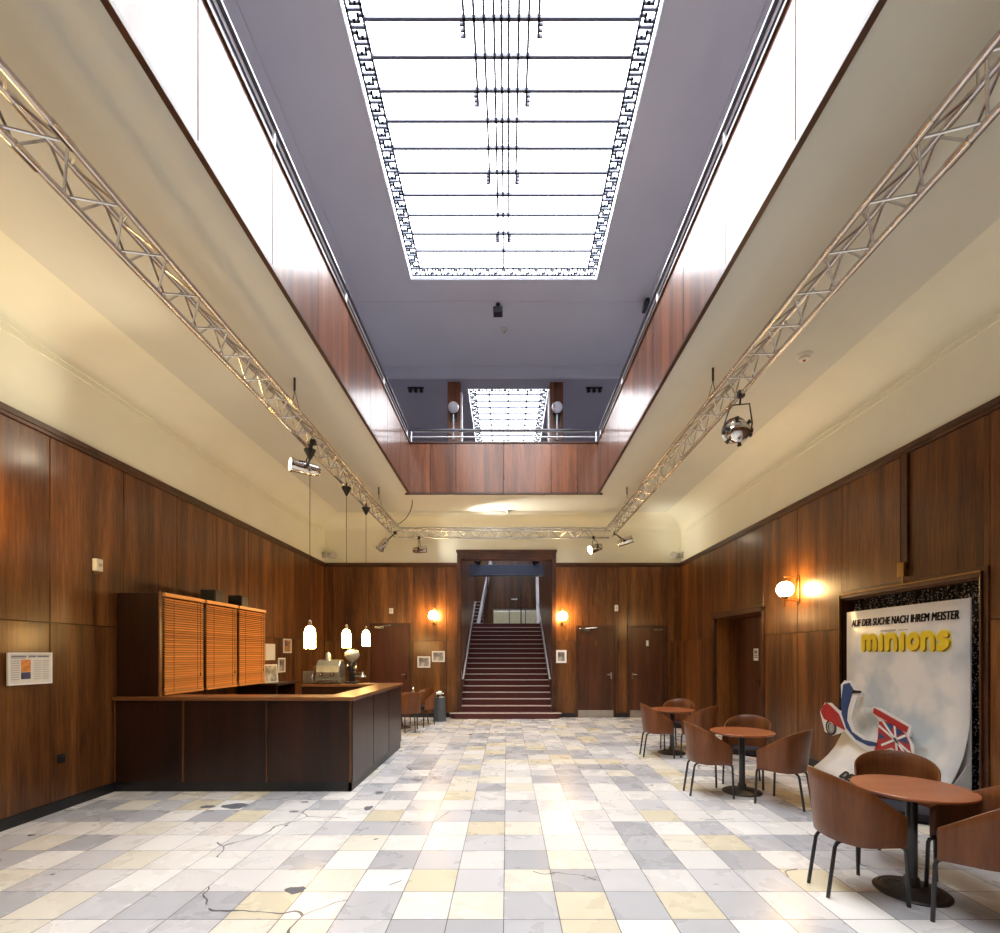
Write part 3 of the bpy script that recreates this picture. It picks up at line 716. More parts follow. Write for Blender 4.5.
def stroke_word(x, depth, width, mat, name, dy=0., dz=0.):
    """rounded fat lower-case letters (m i n i o n s) laid on the card from y 5.99 to 4.95"""
    m = MB(); cnt = [0]; y0, z0, H = 5.99 + dy, 1.70 + dz, .145
    def line(pts):
        pts = [Vector(PYZ(x, y0 - a * .87, z0 + b * H)) for a, b in pts]
        for p, q in zip(pts, pts[1:]):
            e = (q - p).normalized(); nn = Vector((0, -e.z, e.y)) * width / 2
            cnt[0] += 1; dd = depth + .00006 * (cnt[0] % 23)
            m.prism([p + nn, q + nn, q - nn, p - nn], (-dd, 0, 0))
        for p in pts:
            cnt[0] += 1; dd = depth + .00006 * (cnt[0] % 23)
            m.lathe([(0, 0), (width / 2, 0), (width / 2, dd), (0, dd)], p, (-1, 0, 0), 14)
    arch = lambda a, w: [(a + w / 2 - w / 2 * math.cos(t), .62 + .38 * math.sin(t)) for t in [PI * k / 6 for k in range(7)]]
    line([(0, 0), (0, 1)]); line(arch(0, .11) + [(.11, 0)]); line(arch(.11, .11) + [(.22, 0)])
    line([(.33, 0), (.33, 1)])
    line([(.44, 0), (.44, 1)]); line(arch(.44, .13) + [(.57, 0)])
    line([(.68, 0), (.68, 1)])
    line([(.845 + .068 * math.cos(t), .5 + .47 * math.sin(t)) for t in [2 * PI * k / 14 for k in range(15)]])
    line([(.99, 0), (.99, 1)]); line(arch(.99, .13) + [(1.12, 0)])
    line([(1.30, .93), (1.25, 1.0), (1.215, .80), (1.25, .56), (1.31, .43), (1.30, .2), (1.25, 0.), (1.205, .07)])
    return m.build(name, mat, sd)
stroke_word(4.419, .003, .088, LEMON, 'title_outline')
stroke_word(4.414, .002, .052, BROWNINK, 'title_shadow', -.010, -.010)
stroke_word(4.410, .006, .056, YELLOW, 'title_lettering')
# release line printed on the front lip of the curved sheet
cu = bpy.data.curves.new('release_lettering', 'FONT'); cu.body = 'DEMNÄCHST'; cu.size = .14; cu.extrude = .0015
tmp = bpy.data.objects.new('tmp', cu); COL.objects.link(tmp)
dg = bpy.context.evaluated_depsgraph_get(); me = bpy.data.meshes.new_from_object(tmp.evaluated_get(dg)); bpy.data.objects.remove(tmp)
bm = bmesh.new(); bm.from_mesh(me); src = bm.verts[:] + bm.edges[:] + bm.faces[:]
for dx, dy in ((.02, 0), (.01, .007), (.01, -.007), (.015, .0035)):
    r = bmesh.ops.duplicate(bm, geom=src); bmesh.ops.translate(bm, verts=[e for e in r['geom'] if isinstance(e, bmesh.types.BMVert)], vec=(dx, dy, .0004 * (dy > 0)))
bm.to_mesh(me); bm.free()
me.materials.append(TEXTBLACK)
o = bpy.data.objects.new('release_lettering', me); COL.objects.link(o); o.parent = sd
A_, B_ = Vector((3.99, 6.30, .17)), Vector((3.907, 4.62, .063))
ex = (B_ - A_).normalized(); up = Vector((4.18, 6.30, .33)) - A_; up = (up - up.dot(ex) * ex).normalized(); nn = ex.cross(up)
Mx = Matrix((( ex.x, up.x, nn.x, 0), (ex.y, up.y, nn.y, 0), (ex.z, up.z, nn.z, 0), (0, 0, 0, 1)))
pos = A_ + ex * .47 + up * .035 + nn * .012
Mx.translation = Vector(PYZ(*pos)); o.matrix_local = Mx

# vertical cover strip with small junction box above the showcase
o = MB().box((XR - .025, 5.36, 2.58), (XR, 5.44, 3.86)).box((XR - .03, 5.35, 2.58), (XR, 5.36, 3.86)).box((XR - .03, 5.44, 2.58), (XR, 5.45, 3.86)).build('cable_duct', TRIMWOOD, bevel=.003)
tag(o, 'narrow vertical wooden cable strip above the poster showcase', 'cable duct')
MB().box((XR - .06, 5.36, 2.5), (XR, 5.45, 2.66)).tube([(XR - .03, 5.40, 2.42), (XR - .03, 5.40, 2.5)], .012).build('junction_box', BRASS, o, bevel=.006)

# ------------------------------------------------------------------ chairs and tables
def make_chair(label, loc, rz, group):
    t = thing('tub_chair', label, 'chair', loc, rz, group)
    # shell: U-shaped bent plywood, open towards +x
    m = MB(); plan = []
    for i in range(33):
        u = -1 + 2 * i / 32
        if abs(u) > .62:
            k = (abs(u) - .62) / .38
            plan.append((-.03 + .22 * k, math.copysign(.25 - .01 * k, u), 0))
        else:
            a = u / .62 * PI / 2
            plan.append((-.03 - .17 * math.cos(a) ** .9, .25 * math.sin(a), math.cos(a)))
    xf, xb = .19, -.20; rows = []
    for s in [0, .2, .4, .6, .8, 1]:
        row = []
        for x, y, bk in plan:
            ztop = .585 + (.845 - .585) * ((xf - x) / (xf - xb)) ** 1.02
            z = .385 + (ztop - .385) * s; f = (z - .385) / .46
            row.append(m.bm.verts.new((x - .055 * f * bk, y * (1 + .10 * f), z)))
        rows.append(row)
    for a, b in zip(rows, rows[1:]):
        for j in range(32): m.bm.faces.new((a[j], a[j + 1], b[j + 1], b[j]))
    o = m.build('shell', CHAIRWOOD, t, True); q = o.modifiers.new('solid', 'SOLIDIFY'); q.thickness = .013; q.offset = -1
    q = o.modifiers.new('bevel', 'BEVEL'); q.width = .003; q.segments = 1
    # seat pad
    pts = [(x + .02 if x < -.03 else min(x, .16), y * .90) for x, y, _ in plan]
    m = MB().prism([(x, y, .40) for x, y in pts], (0, 0, .05)); m.build('seat', SEATPAD, t, bevel=.012)
    # leg frame
    fr = MB().tube([(.14, -.20, .385), (.14, .20, .385)], .012).tube([(-.10, -.10, .385), (-.10, .10, .385)], .012).tube([(.14, 0, .385), (-.10, 0, .385)], .012)
    fr.build('seat_frame', BLACKMETAL, t, True)
    for sg in (-1, 1):
        MB().tube([(.14, sg * .19, .385), (.17, sg * .21, .385), (.19, sg * .218, .375), (.198, sg * .221, .35), (.21, sg * .228, 0)], .0125).build('leg', BLACKMETAL, t, True)
        MB().tube([(-.10, sg * .09, .385), (-.14, sg * .096, .38), (-.17, sg * .098, .365), (-.185, sg * .10, .34), (-.235, sg * .105, 0)], .0125).build('leg', BLACKMETAL, t, True)
    return t
def make_table(label, loc, group):
    t = thing('bistro_table', label, 'table', loc, 0, group)
    MB().lathe([(0, .69), (.30, .69), (.335, .70), (.35, .712), (.35, .72), (.346, .724), (0, .724)], n=56).build('tabletop', TABLEWOOD, t, True)
    MB().lathe([(0, .665), (.12, .665), (.13, .69), (0, .69)], n=24).lathe([(.034, .03), (.034, .67), (0, .67)], n=20).build('pole', BLACKMETAL, t, True)
    pr = [(0, 0), (.215, 0), (.22, .008), (.21, .018)]
    for k in range(6):
        r = .20 - k * .026; z = .018 + k * .0045
        pr += [(r, z + .004), (r - .012, z + .006), (r - .016, z + .001)]
    pr += [(.05, .052), (.045, .10), (.036, .11), (0, .11)]
    MB().lathe(pr, n=48).build('base', IRON, t, True)
    return t
G = 'tub chairs round the bistro tables'; GT = 'round bistro tables'
tb = make_table('round reddish bistro table nearest to the camera, in front of the film standee', (2.80, 3.35, 0), GT)
ch = make_chair('plywood tub chair left of the nearest bistro table, its brown back to the hall', (2.40, 3.37, 0), 0, G)
ang = lambda x, y: math.atan2(y, x)
for loc, rz, lab in (
    ((2.92, 3.03, 0), ang(-.8, .6), 'plywood tub chair at the right photo edge, nearest of all the chairs on its table'),
    ((3.06, 3.81, 0), ang(-.62, -.78), 'plywood tub chair behind the nearest table, directly in front of the film standee'),
    ((2.35, 5.69, 0), 0., 'plywood tub chair on the left, hall side of the middle bistro table'),
    ((3.03, 5.28, 0), ang(-.61, .79), 'plywood tub chair seen from its side, right of the middle bistro table'),
    ((3.03, 6.12, 0), ang(-.62, -.78), 'plywood tub chair behind the middle bistro table, backrest arch above the tabletop'),
    ((2.40, 7.78, 0), 0., 'plywood tub chair left of the farthest table on the right, facing the wall'),
    ((3.04, 7.58, 0), ang(-.61, .79), 'plywood tub chair on the near right of the farthest table by the door recess'),
    ((2.95, 8.36, 0), ang(-.60, -.80), 'plywood tub chair behind the farthest table on the right, only its rounded back showing'),
    ((-2.08, 10.2, 0), ang(-.35, .93), 'plywood tub chair just beyond the bar corner, its back to the camera'),
    ((-1.90, 11.05, 0), ang(-.62, -.78), 'plywood tub chair between the bar and the grey bin, facing the camera')):
    dup(ch, loc, rz, lab, G)
for loc, lab in (((2.79, 5.745, 0), 'round reddish bistro table in the middle of the row on the right'),
                 ((2.72, 7.99, 0), 'round reddish bistro table farthest back in the row on the right'),
                 ((-2.34, 10.68, 0), 'round bistro table half hidden behind the far end of the bar')):
    dup(tb, loc, 0, lab, GT)
o = thing('sugar_shaker', 'small shiny sugar shaker on the table behind the bar', 'shaker', (-2.08, 10.74, .724))
MB().lathe([(0, 0), (.032, 0), (.034, .01), (.028, .10), (0, .10)], n=20).build('glass_body', SMOKEGLASS, o, True)
MB().lathe([(.03, .10), (.034, .105), (.03, .15), (.012, .17), (.01, .21), (0, .21)], n=20).build('spout_cap', CHROME, o, True)

# litter bin
o = thing('litter_bin', 'dark grey cylindrical litter bin with domed steel lid beside the staircase', 'bin', (-1.64, 11.78, 0))
MB().lathe([(0, 0), (.17, 0), (.17, .015), (.15, .02), (.15, .56), (.155, .565), (.155, .58), (0, .58)], n=32).build('body', BINGREY, o, True)
MB().lathe([(.152, .58), (.155, .60), (.145, .66), (.115, .71), (.06, .745), (0, .752)], n=32).build('lid', CHROME, o, True)
MB().obox((.0, -.128, .665), (.06, 0, 0), (0, .012, .02), (0, -.02, .03)).build('flap', STEEL, o)

# ------------------------------------------------------------------ bar
BX, BY0, BY1 = -1.84, 5.745, 8.42
bar = thing('bar_counter', 'long dark brown wooden bar counter with black plinth on the left', 'counter', (BX, BY0, 0))
L = lambda x, y, z: (x - BX, y - BY0, z)
def panel(a, b): MB().box(L(*a), L(*b)).build('front_panel', DARKWOOD, bar, bevel=.003)
for x0, x1 in ((-4.66, -3.86), (-3.83, -2.87), (-2.84, -1.87)): panel((x0, BY0, .115), (x1, BY0 + .03, 1.085))
for x in (-4.655, -3.845, -2.855, -1.862): MB().box(L(x - .010, BY0 - .004, .115), L(x + .010, BY0 + .03, 1.085)).build('divider_strip', WALLWOOD, bar, bevel=.002)
for y0, y1 in ((5.77, 6.66), (6.68, 7.53), (7.55, 8.42)): panel((BX - .03, y0, .115), (BX, y1, 1.085))
panel((-3.40, BY1 - .03, .115), (BX - .03, BY1, 1.085))
MB().box(L(-4.665, BY0 + .02, 0), L(BX - .015, BY0 + .05, .115)).box(L(BX - .05, BY0 + .02, 0), L(BX - .015, BY1, .115)).box(L(-3.4, BY1 - .05, 0), L(BX - .05, BY1 - .01, .115)).build('plinth', BLACK, bar)
MB().box(L(-4.665, 6.02, .10), L(-2.16, 6.05, 1.085)).box(L(-2.16, 6.02, .1), L(-2.13, 8.12, 1.085)).box(L(-3.4, 8.10, .1), L(-2.13, 8.12, 1.085)).box(L(-3.43, 8.10, .1), L(-3.40, 8.42, 1.085)).build('inner_panels', DARKWOOD, bar)
OX, OY = BX + .03, BY0 - .03
pts = [(-4.67, OY), (OX, OY), (OX, BY1 + .03), (-3.44, BY1 + .03), (-3.44, 8.08), (-2.18, 8.08), (-2.18, 6.08), (-4.67, 6.08)]
w = MB().prism([(x, y, 1.085) for x, y in pts], (0, 0, .045)).build('bar_worktop', OAK, bevel=.008)
tag(w, 'orange brown wooden worktop running round the bar counter', 'worktop')

# cupboard with wooden blinds standing on the bar against the left wall
cab = thing('blind_cabinet', 'tall dark wooden cupboard on the bar against the left wall, closed by blinds', 'cabinet', (-4.40, 7.0, 1.13))
K = lambda x, y, z: (x + 4.40, y - 7.0, z - 1.13)
MB().box(K(-4.67, 5.80, 1.13), K(-4.17, 5.83, 2.37)).build('side_panel', DARKWOOD, cab, bevel=.002)
MB().box(K(-4.67, 8.28, 1.13), K(-4.17, 8.31, 2.37)).build('side_panel', DARKWOOD, cab, bevel=.002)
MB().box(K(-4.67, 5.83, 2.34), K(-4.17, 8.28, 2.37)).build('top_panel', DARKWOOD, cab)
MB().box(K(-4.67, 5.83, 1.13), K(-4.62, 8.28, 2.34)).build('back_panel', BLACK, cab)
MB().box(K(-4.62, 5.83, 1.13), K(-4.17, 8.28, 1.16)).build('bottom_panel', DARKWOOD, cab)
MB().box(K(-4.17, 5.79, 1.13), K(-4.155, 5.835, 2.39)).build('edge_strip', OAK, cab)
for y in (6.63, 7.445): MB().box(K(-4.21, y - .02, 1.16), K(-4.17, y + .02, 2.34)).build('divider', BLACK, cab)
GB = 'wooden blinds of the bar cupboard'
for y0, y1, lab in ((5.84, 6.60, 'orange wooden slatted blind nearest the camera on the bar cupboard'), (6.655, 7.42, 'orange wooden slatted blind in the middle of the bar cupboard'), (7.47, 8.28, 'orange wooden slatted blind at the far end of the bar cupboard')):
    ym = (y0 + y1) / 2
    b = thing('venetian_blind', lab, 'blind', (-4.14, ym, 1.135), 0, GB); h = (y1 - y0) / 2
    m = MB(); n = 38
    for k in range(n):
        z = .05 + k * (1.15 / n)
        m.obox((0, 0, z), (.0115, 0, -.012), (0, h - .01, 0), (.0012, 0, .0012))
    m.build('slats', SLAT, b)
    MB().box((-.02, -h, 1.20), (.022, h, 1.245)).build('headrail', SLAT, b, bevel=.004)
    MB().box((-.015, -h + .01, .005), (.015, h - .01, .03)).build('bottom_rail', SLAT, b, bevel=.004)
    m = MB()
    for q in (-.6, .6): m.tube([(.019, h * q, .03), (.019, h * q, 1.2)], .0025, 5)
    m.build('ladder_cord', BROWNINK, b)
    MB().tube([(.026, h - .1, .25), (.026, h - .1, 1.2)], .003, 5).lathe([(0, 0), (.012, .0), (.006, .045), (0, .05)], (.026, h - .1, .21), n=10).build('pull_cord', BROWNINK, b)
for y, lab in ((7.12, 'small black loudspeaker nearer the camera on top of the bar cupboard'), (7.82, 'small black loudspeaker farther back on top of the bar cupboard')):
    o = thing('loudspeaker', lab, 'speaker', (-4.34, y, 2.37), 0, 'loudspeakers on the bar cupboard')
    MB().box((-.11, -.10, 0), (.10, .10, .20)).build('body', BLACK, o, bevel=.006)
    MB().box((.10, -.09, .01), (.108, .09, .19)).build('grille', BLACKMETAL, o)

# espresso machine on the far arm of the bar
e = thing('espresso_machine', 'grey metal espresso machine with rounded hood on the far arm of the bar', 'coffee machine', (-3.02, 8.27, 1.13))
pr = [(-.17, .09), (.15, .09), (.165, .20), (.14, .31), (.08, .385), (0, .41), (-.08, .385), (-.14, .31), (-.17, .2)]
MB().prism([(-.19, y, z) for y, z in pr], (.40, 0, 0)).build('hood', MACHINE, e, bevel=.015)
MB().box((-.20, -.16, .02), (.22, .15, .09)).build('base', MACHINE, e, bevel=.008)
MB().box((-.17, -.20, .05), (.19, -.155, .075)).build('drip_tray', CHROME, e, bevel=.004)
for x in (-.17, .19): MB().lathe([(0, 0), (.02, 0), (.016, .03), (0, .03)], (x, -.1, 0), n=12).lathe([(0, 0), (.02, 0), (.016, .03), (0, .03)], (x, .1, 0), n=12).build('foot', BLACK, e)
MB().lathe([(.06, .40), (.05, .43), (.045, .50), (.03, .525), (0, .53)], (-.04, 0, 0), n=20).build('boiler_cap', MACHINE, e, True)
for x in (-.08, .10):
    MB().lathe([(0, .14), (.032, .14), (.034, .19), (0, .19)], (x, -.19, 0), n=16).tube([(x, -.19, .165), (x + .02, -.30, .155)], .012).build('filter_holder', CHROME, e, True)
MB().tube([(-.185, -.14, .30), (-.20, -.2, .29), (-.205, -.2, .12)], .008).build('steam_pipe', CHROME, e, True)
o = thing('milk_box', 'small dull metal box standing left of the espresso machine', 'box', (-3.34, 8.27, 1.13))
MB().box((-.10, -.13, .01), (.10, .13, .21)).build('body', MACHINE, o, bevel=.012)
MB().tube([(.07, -.14, .06), (.075, -.16, .11), (.07, -.14, .17)], .008).build('handle', CHROME, o, True)
MB().box((-.08, -.1, 0), (.08, .1, .012)).build('base', BLACK, o)
g = thing('coffee_grinder', 'dark coffee grinder with large round hopper right of the espresso machine', 'coffee grinder', (-2.66, 8.31, 1.13))
MB().box((-.09, -.13, 0), (.09, .13, .035)).build('base', BLACK, g, bevel=.006)
MB().lathe([(0, .03), (.055, .03), (.05, .20), (.075, .24), (.08, .33), (.06, .37), (0, .37)], n=20).build('body', BLACKMETAL, g, True)
MB().lathe([(.035, .36), (.05, .39), (.10, .42), (.13, .47), (.125, .52), (.09, .56), (.05, .575), (.05, .585), (0, .585)], n=28).build('hopper', SMOKEGLASS, g, True)
MB().lathe([(0, 0), (.03, 0), (.03, .02), (.01, .05), (0, .05)], (.07, -.07, .27), (1, -1, 0), 14).tube([(.05, -.06, .2), (.14, -.12, .18), (.2, -.13, .2)], .012).sphere((-.05, -.07, .3), .025, 12, 8).build('dosing_lever', CHROME, g, True)
MB().lathe([(0, .0), (.055, .0), (.06, .015), (.025, .06), (.02, .1), (0, .1)], (.19, -.03, .1), n=18).tube([(.05, 0, .12), (.19, -.03, .13)], .014).build('portafilter_fork', MACHINE, g, True)

# small frame and glass standing on the front bar beside the blinds
def framed(name, label, cat, loc, rot, w, h, fmat, pmat, border=.02, group=None):
    t = thing(name, label, cat, loc, 0, group); t.rotation_euler = rot
    b = border
    MB().box((-w / 2, -.012, -h / 2), (-w / 2 + b, .008, h / 2)).box((w / 2 - b, -.012, -h / 2), (w / 2, .008, h / 2)).box((-w / 2 + b, -.012, -h / 2), (w / 2 - b, .008, -h / 2 + b)).box((-w / 2 + b, -.012, h / 2 - b), (w / 2 - b, .008, h / 2)).build('frame', fmat, t)
    MB().box((-w / 2 + b, -.004, -h / 2 + b), (w / 2 - b, .006, h / 2 - b)).build('picture', pmat, t)
    return t
t = framed('counter_display', 'small upright card display on the bar just beyond the blinds', 'display', (-4.15, 8.50, 1.29), (math.radians(-8), 0, math.radians(52)), .24, .32, PAPER, PHOTO1)
MB().box((-.08, .006, -.16), (.08, .10, -.15)).box((-.01, .006, -.15), (.01, .03, .1)).build('stand', PAPER, t)
sh = MB().box((-4.68, 8.32, 1.085), (-3.95, 9.2, 1.12)).build('wall_shelf', DARKWOOD, bevel=.004)
tag(sh, 'low dark wooden shelf on the left wall behind the bar cupboard', 'shelf')
MB().box((-4.675, 8.40, .1), (-4.0, 8.43, 1.085)).box((-4.675, 9.12, .1), (-4.0, 9.15, 1.085)).box((-4.675, 8.40, 0), (-4.05, 9.15, .1)).build('support', DARKWOOD, sh)

# pictures
GP = 'small framed photographs on the walls'
RB = (0, 0, 0)
framed('framed_photo', 'framed black and white photo left of the staircase, lower of the pair', 'picture', (-2.13, YB - .012, 1.42), RB, .33, .29, PAPER, PHOTO1, .035, GP)
framed('framed_photo', 'framed black and white photo left of the staircase, higher of the pair', 'picture', (-1.76, YB - .012, 1.56), RB, .33, .28, PAPER, PHOTO1, .035, GP)
framed('framed_photo', 'framed photo in white mount right of the staircase under the wall lamp', 'picture', (1.39, YB - .012, 1.56), RB, .27, .33, WHITEPR, PHOTO1, .05, GP)
RLW = (0, 0, PI / 2)
framed('wall_notice', 'white paper notice on the left wall just beyond the blinds', 'notice', (XL + .014, 9.53, 1.67), RLW, .38, .32, PAPER, PAPER, .02, GP)
framed('framed_photo', 'small framed photo behind the bar, upper one beside the white notice', 'picture', (XL + .014, 10.28, 1.80), RLW, .36, .30, PAPER, PHOTO2, .03, GP)
framed('framed_photo', 'small framed photo behind the bar, lower one beside the white notice', 'picture', (XL + .014, 10.02, 1.40), RLW, .30, .30, PAPER, PHOTO1, .03, GP)
# newspaper page in a tilted frame
nf = framed('newspaper_frame', 'framed newspaper page with an orange picture on the near left wall', 'picture', (XL + .05, 4.70, 1.50), (0, 0, PI / 2 - .09), .40, .31, WHITEPR, PAPER, .012)
for c0, c1 in ((-.17, -.10), (.03, .10), (.11, .17)):
    m = MB()
    for k in range(9): m.box((c0, -.0056, .07 - .022 * k), (c1, -.0042, .079 - .022 * k))
    m.build('print_column', GREY, nf)
m = MB()
for a, b in ((-.17, -.04), (-.02, .05), (.06, .17)): m.box((a, -.0058, .108), (b, -.0042, .125))
m.box((-.17, -.0058, .098), (-.05, -.0042, .102)).build('headline_bars', INK, nf)
MB().box((-.085, -.006, -.03), (.0, -.0042, .085)).build('printed_picture', plain('orange_print', (.62, .22, .05), .4, var=.35, scale=30), nf)
MB().box((-.085, -.006, -.10), (.0, -.0042, -.035)).build('printed_picture', plain('navy_print', (.05, .05, .12), .4, var=.3, scale=30), nf)
MB().box((-.05, .008, -.05), (.05, .035, .05)).build('wall_mount', BLACK, nf)

# small fixtures
def fixture(name, label, cat, a, b, mat, group=None, bevel=.006):
    c = [(p + q) / 2 for p, q in zip(a, b)]
    t = thing(name, label, cat, c, 0, group)
    MB().box([p - q for p, q in zip(a, c)], [p - q for p, q in zip(b, c)]).build('housing', mat, t, bevel=bevel)
    return t
t = fixture('thermostat', 'small white thermostat on the back wall above the door behind the bar', 'thermostat', (-3.02, YB - .03, 2.66), (-2.92, YB, 2.80), WHITEPL)
MB().lathe([(0, 0), (.02, 0), (.018, .012), (0, .012)], (0, -.015, 0), (0, -1, 0), 16).build('dial', GREY, t)
t = fixture('thermostat', 'small white thermostat on the back wall above the pair of doors', 'thermostat', (2.76, YB - .03, 2.72), (2.85, YB, 2.88), WHITEPL)
MB().lathe([(0, 0), (.02, 0), (.018, .012), (0, .012)], (0, -.015, 0), (0, -1, 0), 16).build('dial', GREY, t)
t = fixture('light_sensor', 'small pale sensor box high on the near left wall', 'sensor', (XL, 5.46, 2.58), (XL + .05, 5.55, 2.72), WHITEPL)
MB().lathe([(0, 0), (.022, 0), (.015, .02), (0, .025)], (.025, 0, 0), (1, 0, 0), 16).build('lens', GREY, t); MB().box((-.025, -.02, -.10), (.0, .02, -.07)).build('cable_clip', BROWNINK, t)
t = fixture('wall_socket', 'dark wall socket low on the near left wall', 'socket', (XL, 5.03, .50), (XL + .012, 5.12, .59), BLACK, bevel=.003)
MB().lathe([(.02, 0), (.03, 0), (.03, .006), (.02, .006), (.02, 0)], (.006, 0, 0), (1, 0, 0), 16).build('socket_ring', BLACKMETAL, t)
for x, s, lab in ((XL + .18, 1, 'pale twin emergency lamp in the far left corner above the panelling'), (XR - .12, -1, 'pale twin emergency lamp in the far right corner above the panelling')):
    t = thing('emergency_lamp', lab, 'emergency lamp', (x, YB - .12, 4.14), 0, 'emergency lamps in the far corners')
    MB().box((-.10, .0, -.06), (.10, .11, .06)).build('housing', GREY, t, bevel=.01)
    for k in (-1, 1): MB().lathe([(0, 0), (.05, 0), (.085, .09), (.075, .10), (0, .085)], (k * .09, 0, 0), (k * .4, -1, -.2), 20).build('lamp_head', GREY, t, True)
def detector(label, loc, r, mat):
    t = thing('smoke_detector', label, 'smoke detector', loc, 0, 'smoke detectors')
    MB().lathe([(0, 0), (r, 0), (r, -.025), (r * .75, -.03), (r * .65, -.06), (0, -.065)], n=24).build('body', mat, t, True)
    MB().lathe([(0, -.06), (r * .2, -.062), (r * .15, -.075), (0, -.078)], n=12).build('test_button', RED, t, True)
detector('smoke detector under the right soffit beside the long truss', (3.44, 5.60, ZC), .085, WHITEPL)
detector('smoke detector under the far soffit above the stair opening', (.03, 11.72, ZC), .07, GREY)
detector('smoke detector on the upper ceiling behind the skylight', (-.06, 10.99, ZS), .075, GREY)
t = thing('ceiling_camera', 'small dark spotlight hanging from the upper ceiling behind the skylight', 'spotlight', (-.19, 10.18, ZS))
MB().lathe([(0, 0), (.05, 0), (.05, -.02), (.012, -.025), (.012, -.13), (0, -.13)], n=16).build('stem', BLACK, t, True)
MB().box((-.10, -.12, -.26), (.10, .06, -.13)).build('body', BLACKMETAL, t, bevel=.02)
t = thing('ceiling_camera', 'dark box lamp under the upper ceiling above the right railing', 'spotlight', (2.92, 10.05, ZS))
MB().lathe([(0, 0), (.05, 0), (.05, -.02), (.012, -.025), (.012, -.10), (0, -.10)], n=16).build('stem', BLACK, t, True)
MB().box((-.10, -.10, -.24), (.10, .10, -.10)).build('body', BLACKMETAL, t, bevel=.02)

# ------------------------------------------------------------------ lighting trusses
def truss(label, p0, p1, outward, wires):
    """three-chord truss: one edge chord points into the room, the two others form a vertical face outwards"""
    p0, p1, ow = Vector(p0), Vector(p1), Vector(outward)
    t = thing('lighting_truss', label, 'truss', p0, 0, 'suspended lighting trusses')
    d = (p1 - p0); Ln = d.length; d.normalize()
    offs = [ow * -.14, ow * .07 + Vector((0, 0, .121)), ow * .07 - Vector((0, 0, .121))]
    for o in offs: MB().tube([o, o + d * Ln], .024, 12).build('chord', ALU, t, True)
    pitch = .41; n = int(Ln / pitch)
    for a, b, ph in ((0, 2, .0), (0, 1, .25), (1, 2, .5)):
        pts = []
        for k in range(2 * n):
            s = (k + .5 + ph) * pitch / 2
            if s > Ln - .02: break
            pts.append(offs[a if k % 2 == 0 else b] + d * s)
        m = MB()
        for q, r in zip(pts, pts[1:]): m.tube([q, r], .0085, 6)
        m.build('lacing', ALU, t, True)
    for k in range(1, int(Ln / 2.9) + 1):
        for o in offs: MB().tube([o + d * (k * 2.9 - .07), o + d * (k * 2.9 + .07)], .030, 12).build('coupler', CHROME, t, True)
    for s in wires:
        q = offs[0] * .4 + d * s
        top = ZC - p0.z - .0
        m = MB().tube([(q.x, q.y, top), (q.x, q.y, top - .16)], .014, 8)
        m.tube([(q.x, q.y, top - .16), (q.x + offs[0].x * .5, q.y, .02)], .004, 5).tube([(q.x, q.y, top - .16), (q.x + offs[1].x * .5, q.y, .1)], .004, 5)
        m.build('suspension_wire', BLACKMETAL, t)
    return t
TX0, TX1, TY, TZ = -2.72, 2.55, 12.02, 4.65
truss('long silver lighting truss hanging under the left soffit', (TX0, -3, TZ), (TX0, TY, TZ), (-1, 0, 0), [9.07, 13.06])
truss('long silver lighting truss hanging under the right soffit', (TX1, -3, TZ + .02), (TX1, TY, TZ + .02), (1, 0, 0), [8.86, 13.06])
truss('short silver cross truss hanging in front of the back wall', (TX0, TY, TZ), (TX1, TY, TZ), (0, 1, 0), [])
o = MB().tube([(-2.13, 10.9, ZC), (-2.14, 10.92, 4.98), (-2.2, 11.0, 4.86), (-2.35, 11.2, 4.75), (-2.5, 11.35, 4.70), (-2.62, 11.4, 4.66)], .009).build('truss_cable', BLACK, None, True)
tag(o, 'loose dark cable drooping from the far soffit to the left truss corner', 'cable')

def par_can(label, chord, pos, aim, ln=.34, r=.085, lit=False, knobs=False):
    t = thing('stage_spotlight', label, 'spotlight', pos, 0, 'stage spotlights on the trusses')
    a = Vector(aim).normalized(); c = Vector(chord) - Vector(pos)
    prof = [(0, -ln * .5), (r * .45, -ln * .5), (r * .8, -ln * .42), (r * .95, -ln * .25), (r * .95, -ln * .1), (r, -ln * .08), (r, ln * .42), (r * 1.12, ln * .43), (r * 1.12, ln * .5), (r * .98, ln * .5), (r * .95, ln * .3)]
    MB().lathe(prof, (0, 0, 0), a, 28).build('can', CHROME, t, True)
    MB().lathe([(0, ln * .40), (r * .5, ln * .415), (r * .96, ln * .40), (r * .96, ln * .37), (0, ln * .37)], (0, 0, 0), a, 28).build('lens', LENSON if lit else LENSOFF, t, True)
    side = a.cross(Vector((0, 0, 1)))
    side = side.normalized() if side.length > .05 else Vector((1, 0, 0))
    up = Vector((c.x, c.y, c.z)); e = up * .72
    MB().tube([side * (r + .02), side * (r + .022) + up * .2, side * (r * .8) + e, side * -(r * .8) + e, side * -(r + .022) + up * .2, side * -(r + .02)], .009, 6).build('yoke', BLACKMETAL, t, True)
    MB().tube([e, c * .98], .012, 8).obox(c, (.035, 0, 0), (0, .025, 0), (0, 0, .035)).build('clamp', BLACKMETAL, t, True)
    for s in (-1, 1): MB().lathe([(0, 0), (.022, 0), (.025, .03), (0, .035)], side * s * (r + .005), side * s, 12).build('knob', BLACKMETAL, t, True)
    if knobs:
        u = side; v = a.cross(u)
        for k in range(6):
            an = k * PI / 3 + .3; q = (u * math.cos(an) + v * math.sin(an)) * r * 1.0 - a * ln * .1
            MB().lathe([(0, 0), (.018, 0), (.026, .03), (0, .036)], q, q, 10).build('latch', BLACKMETAL, t, True)
    return t
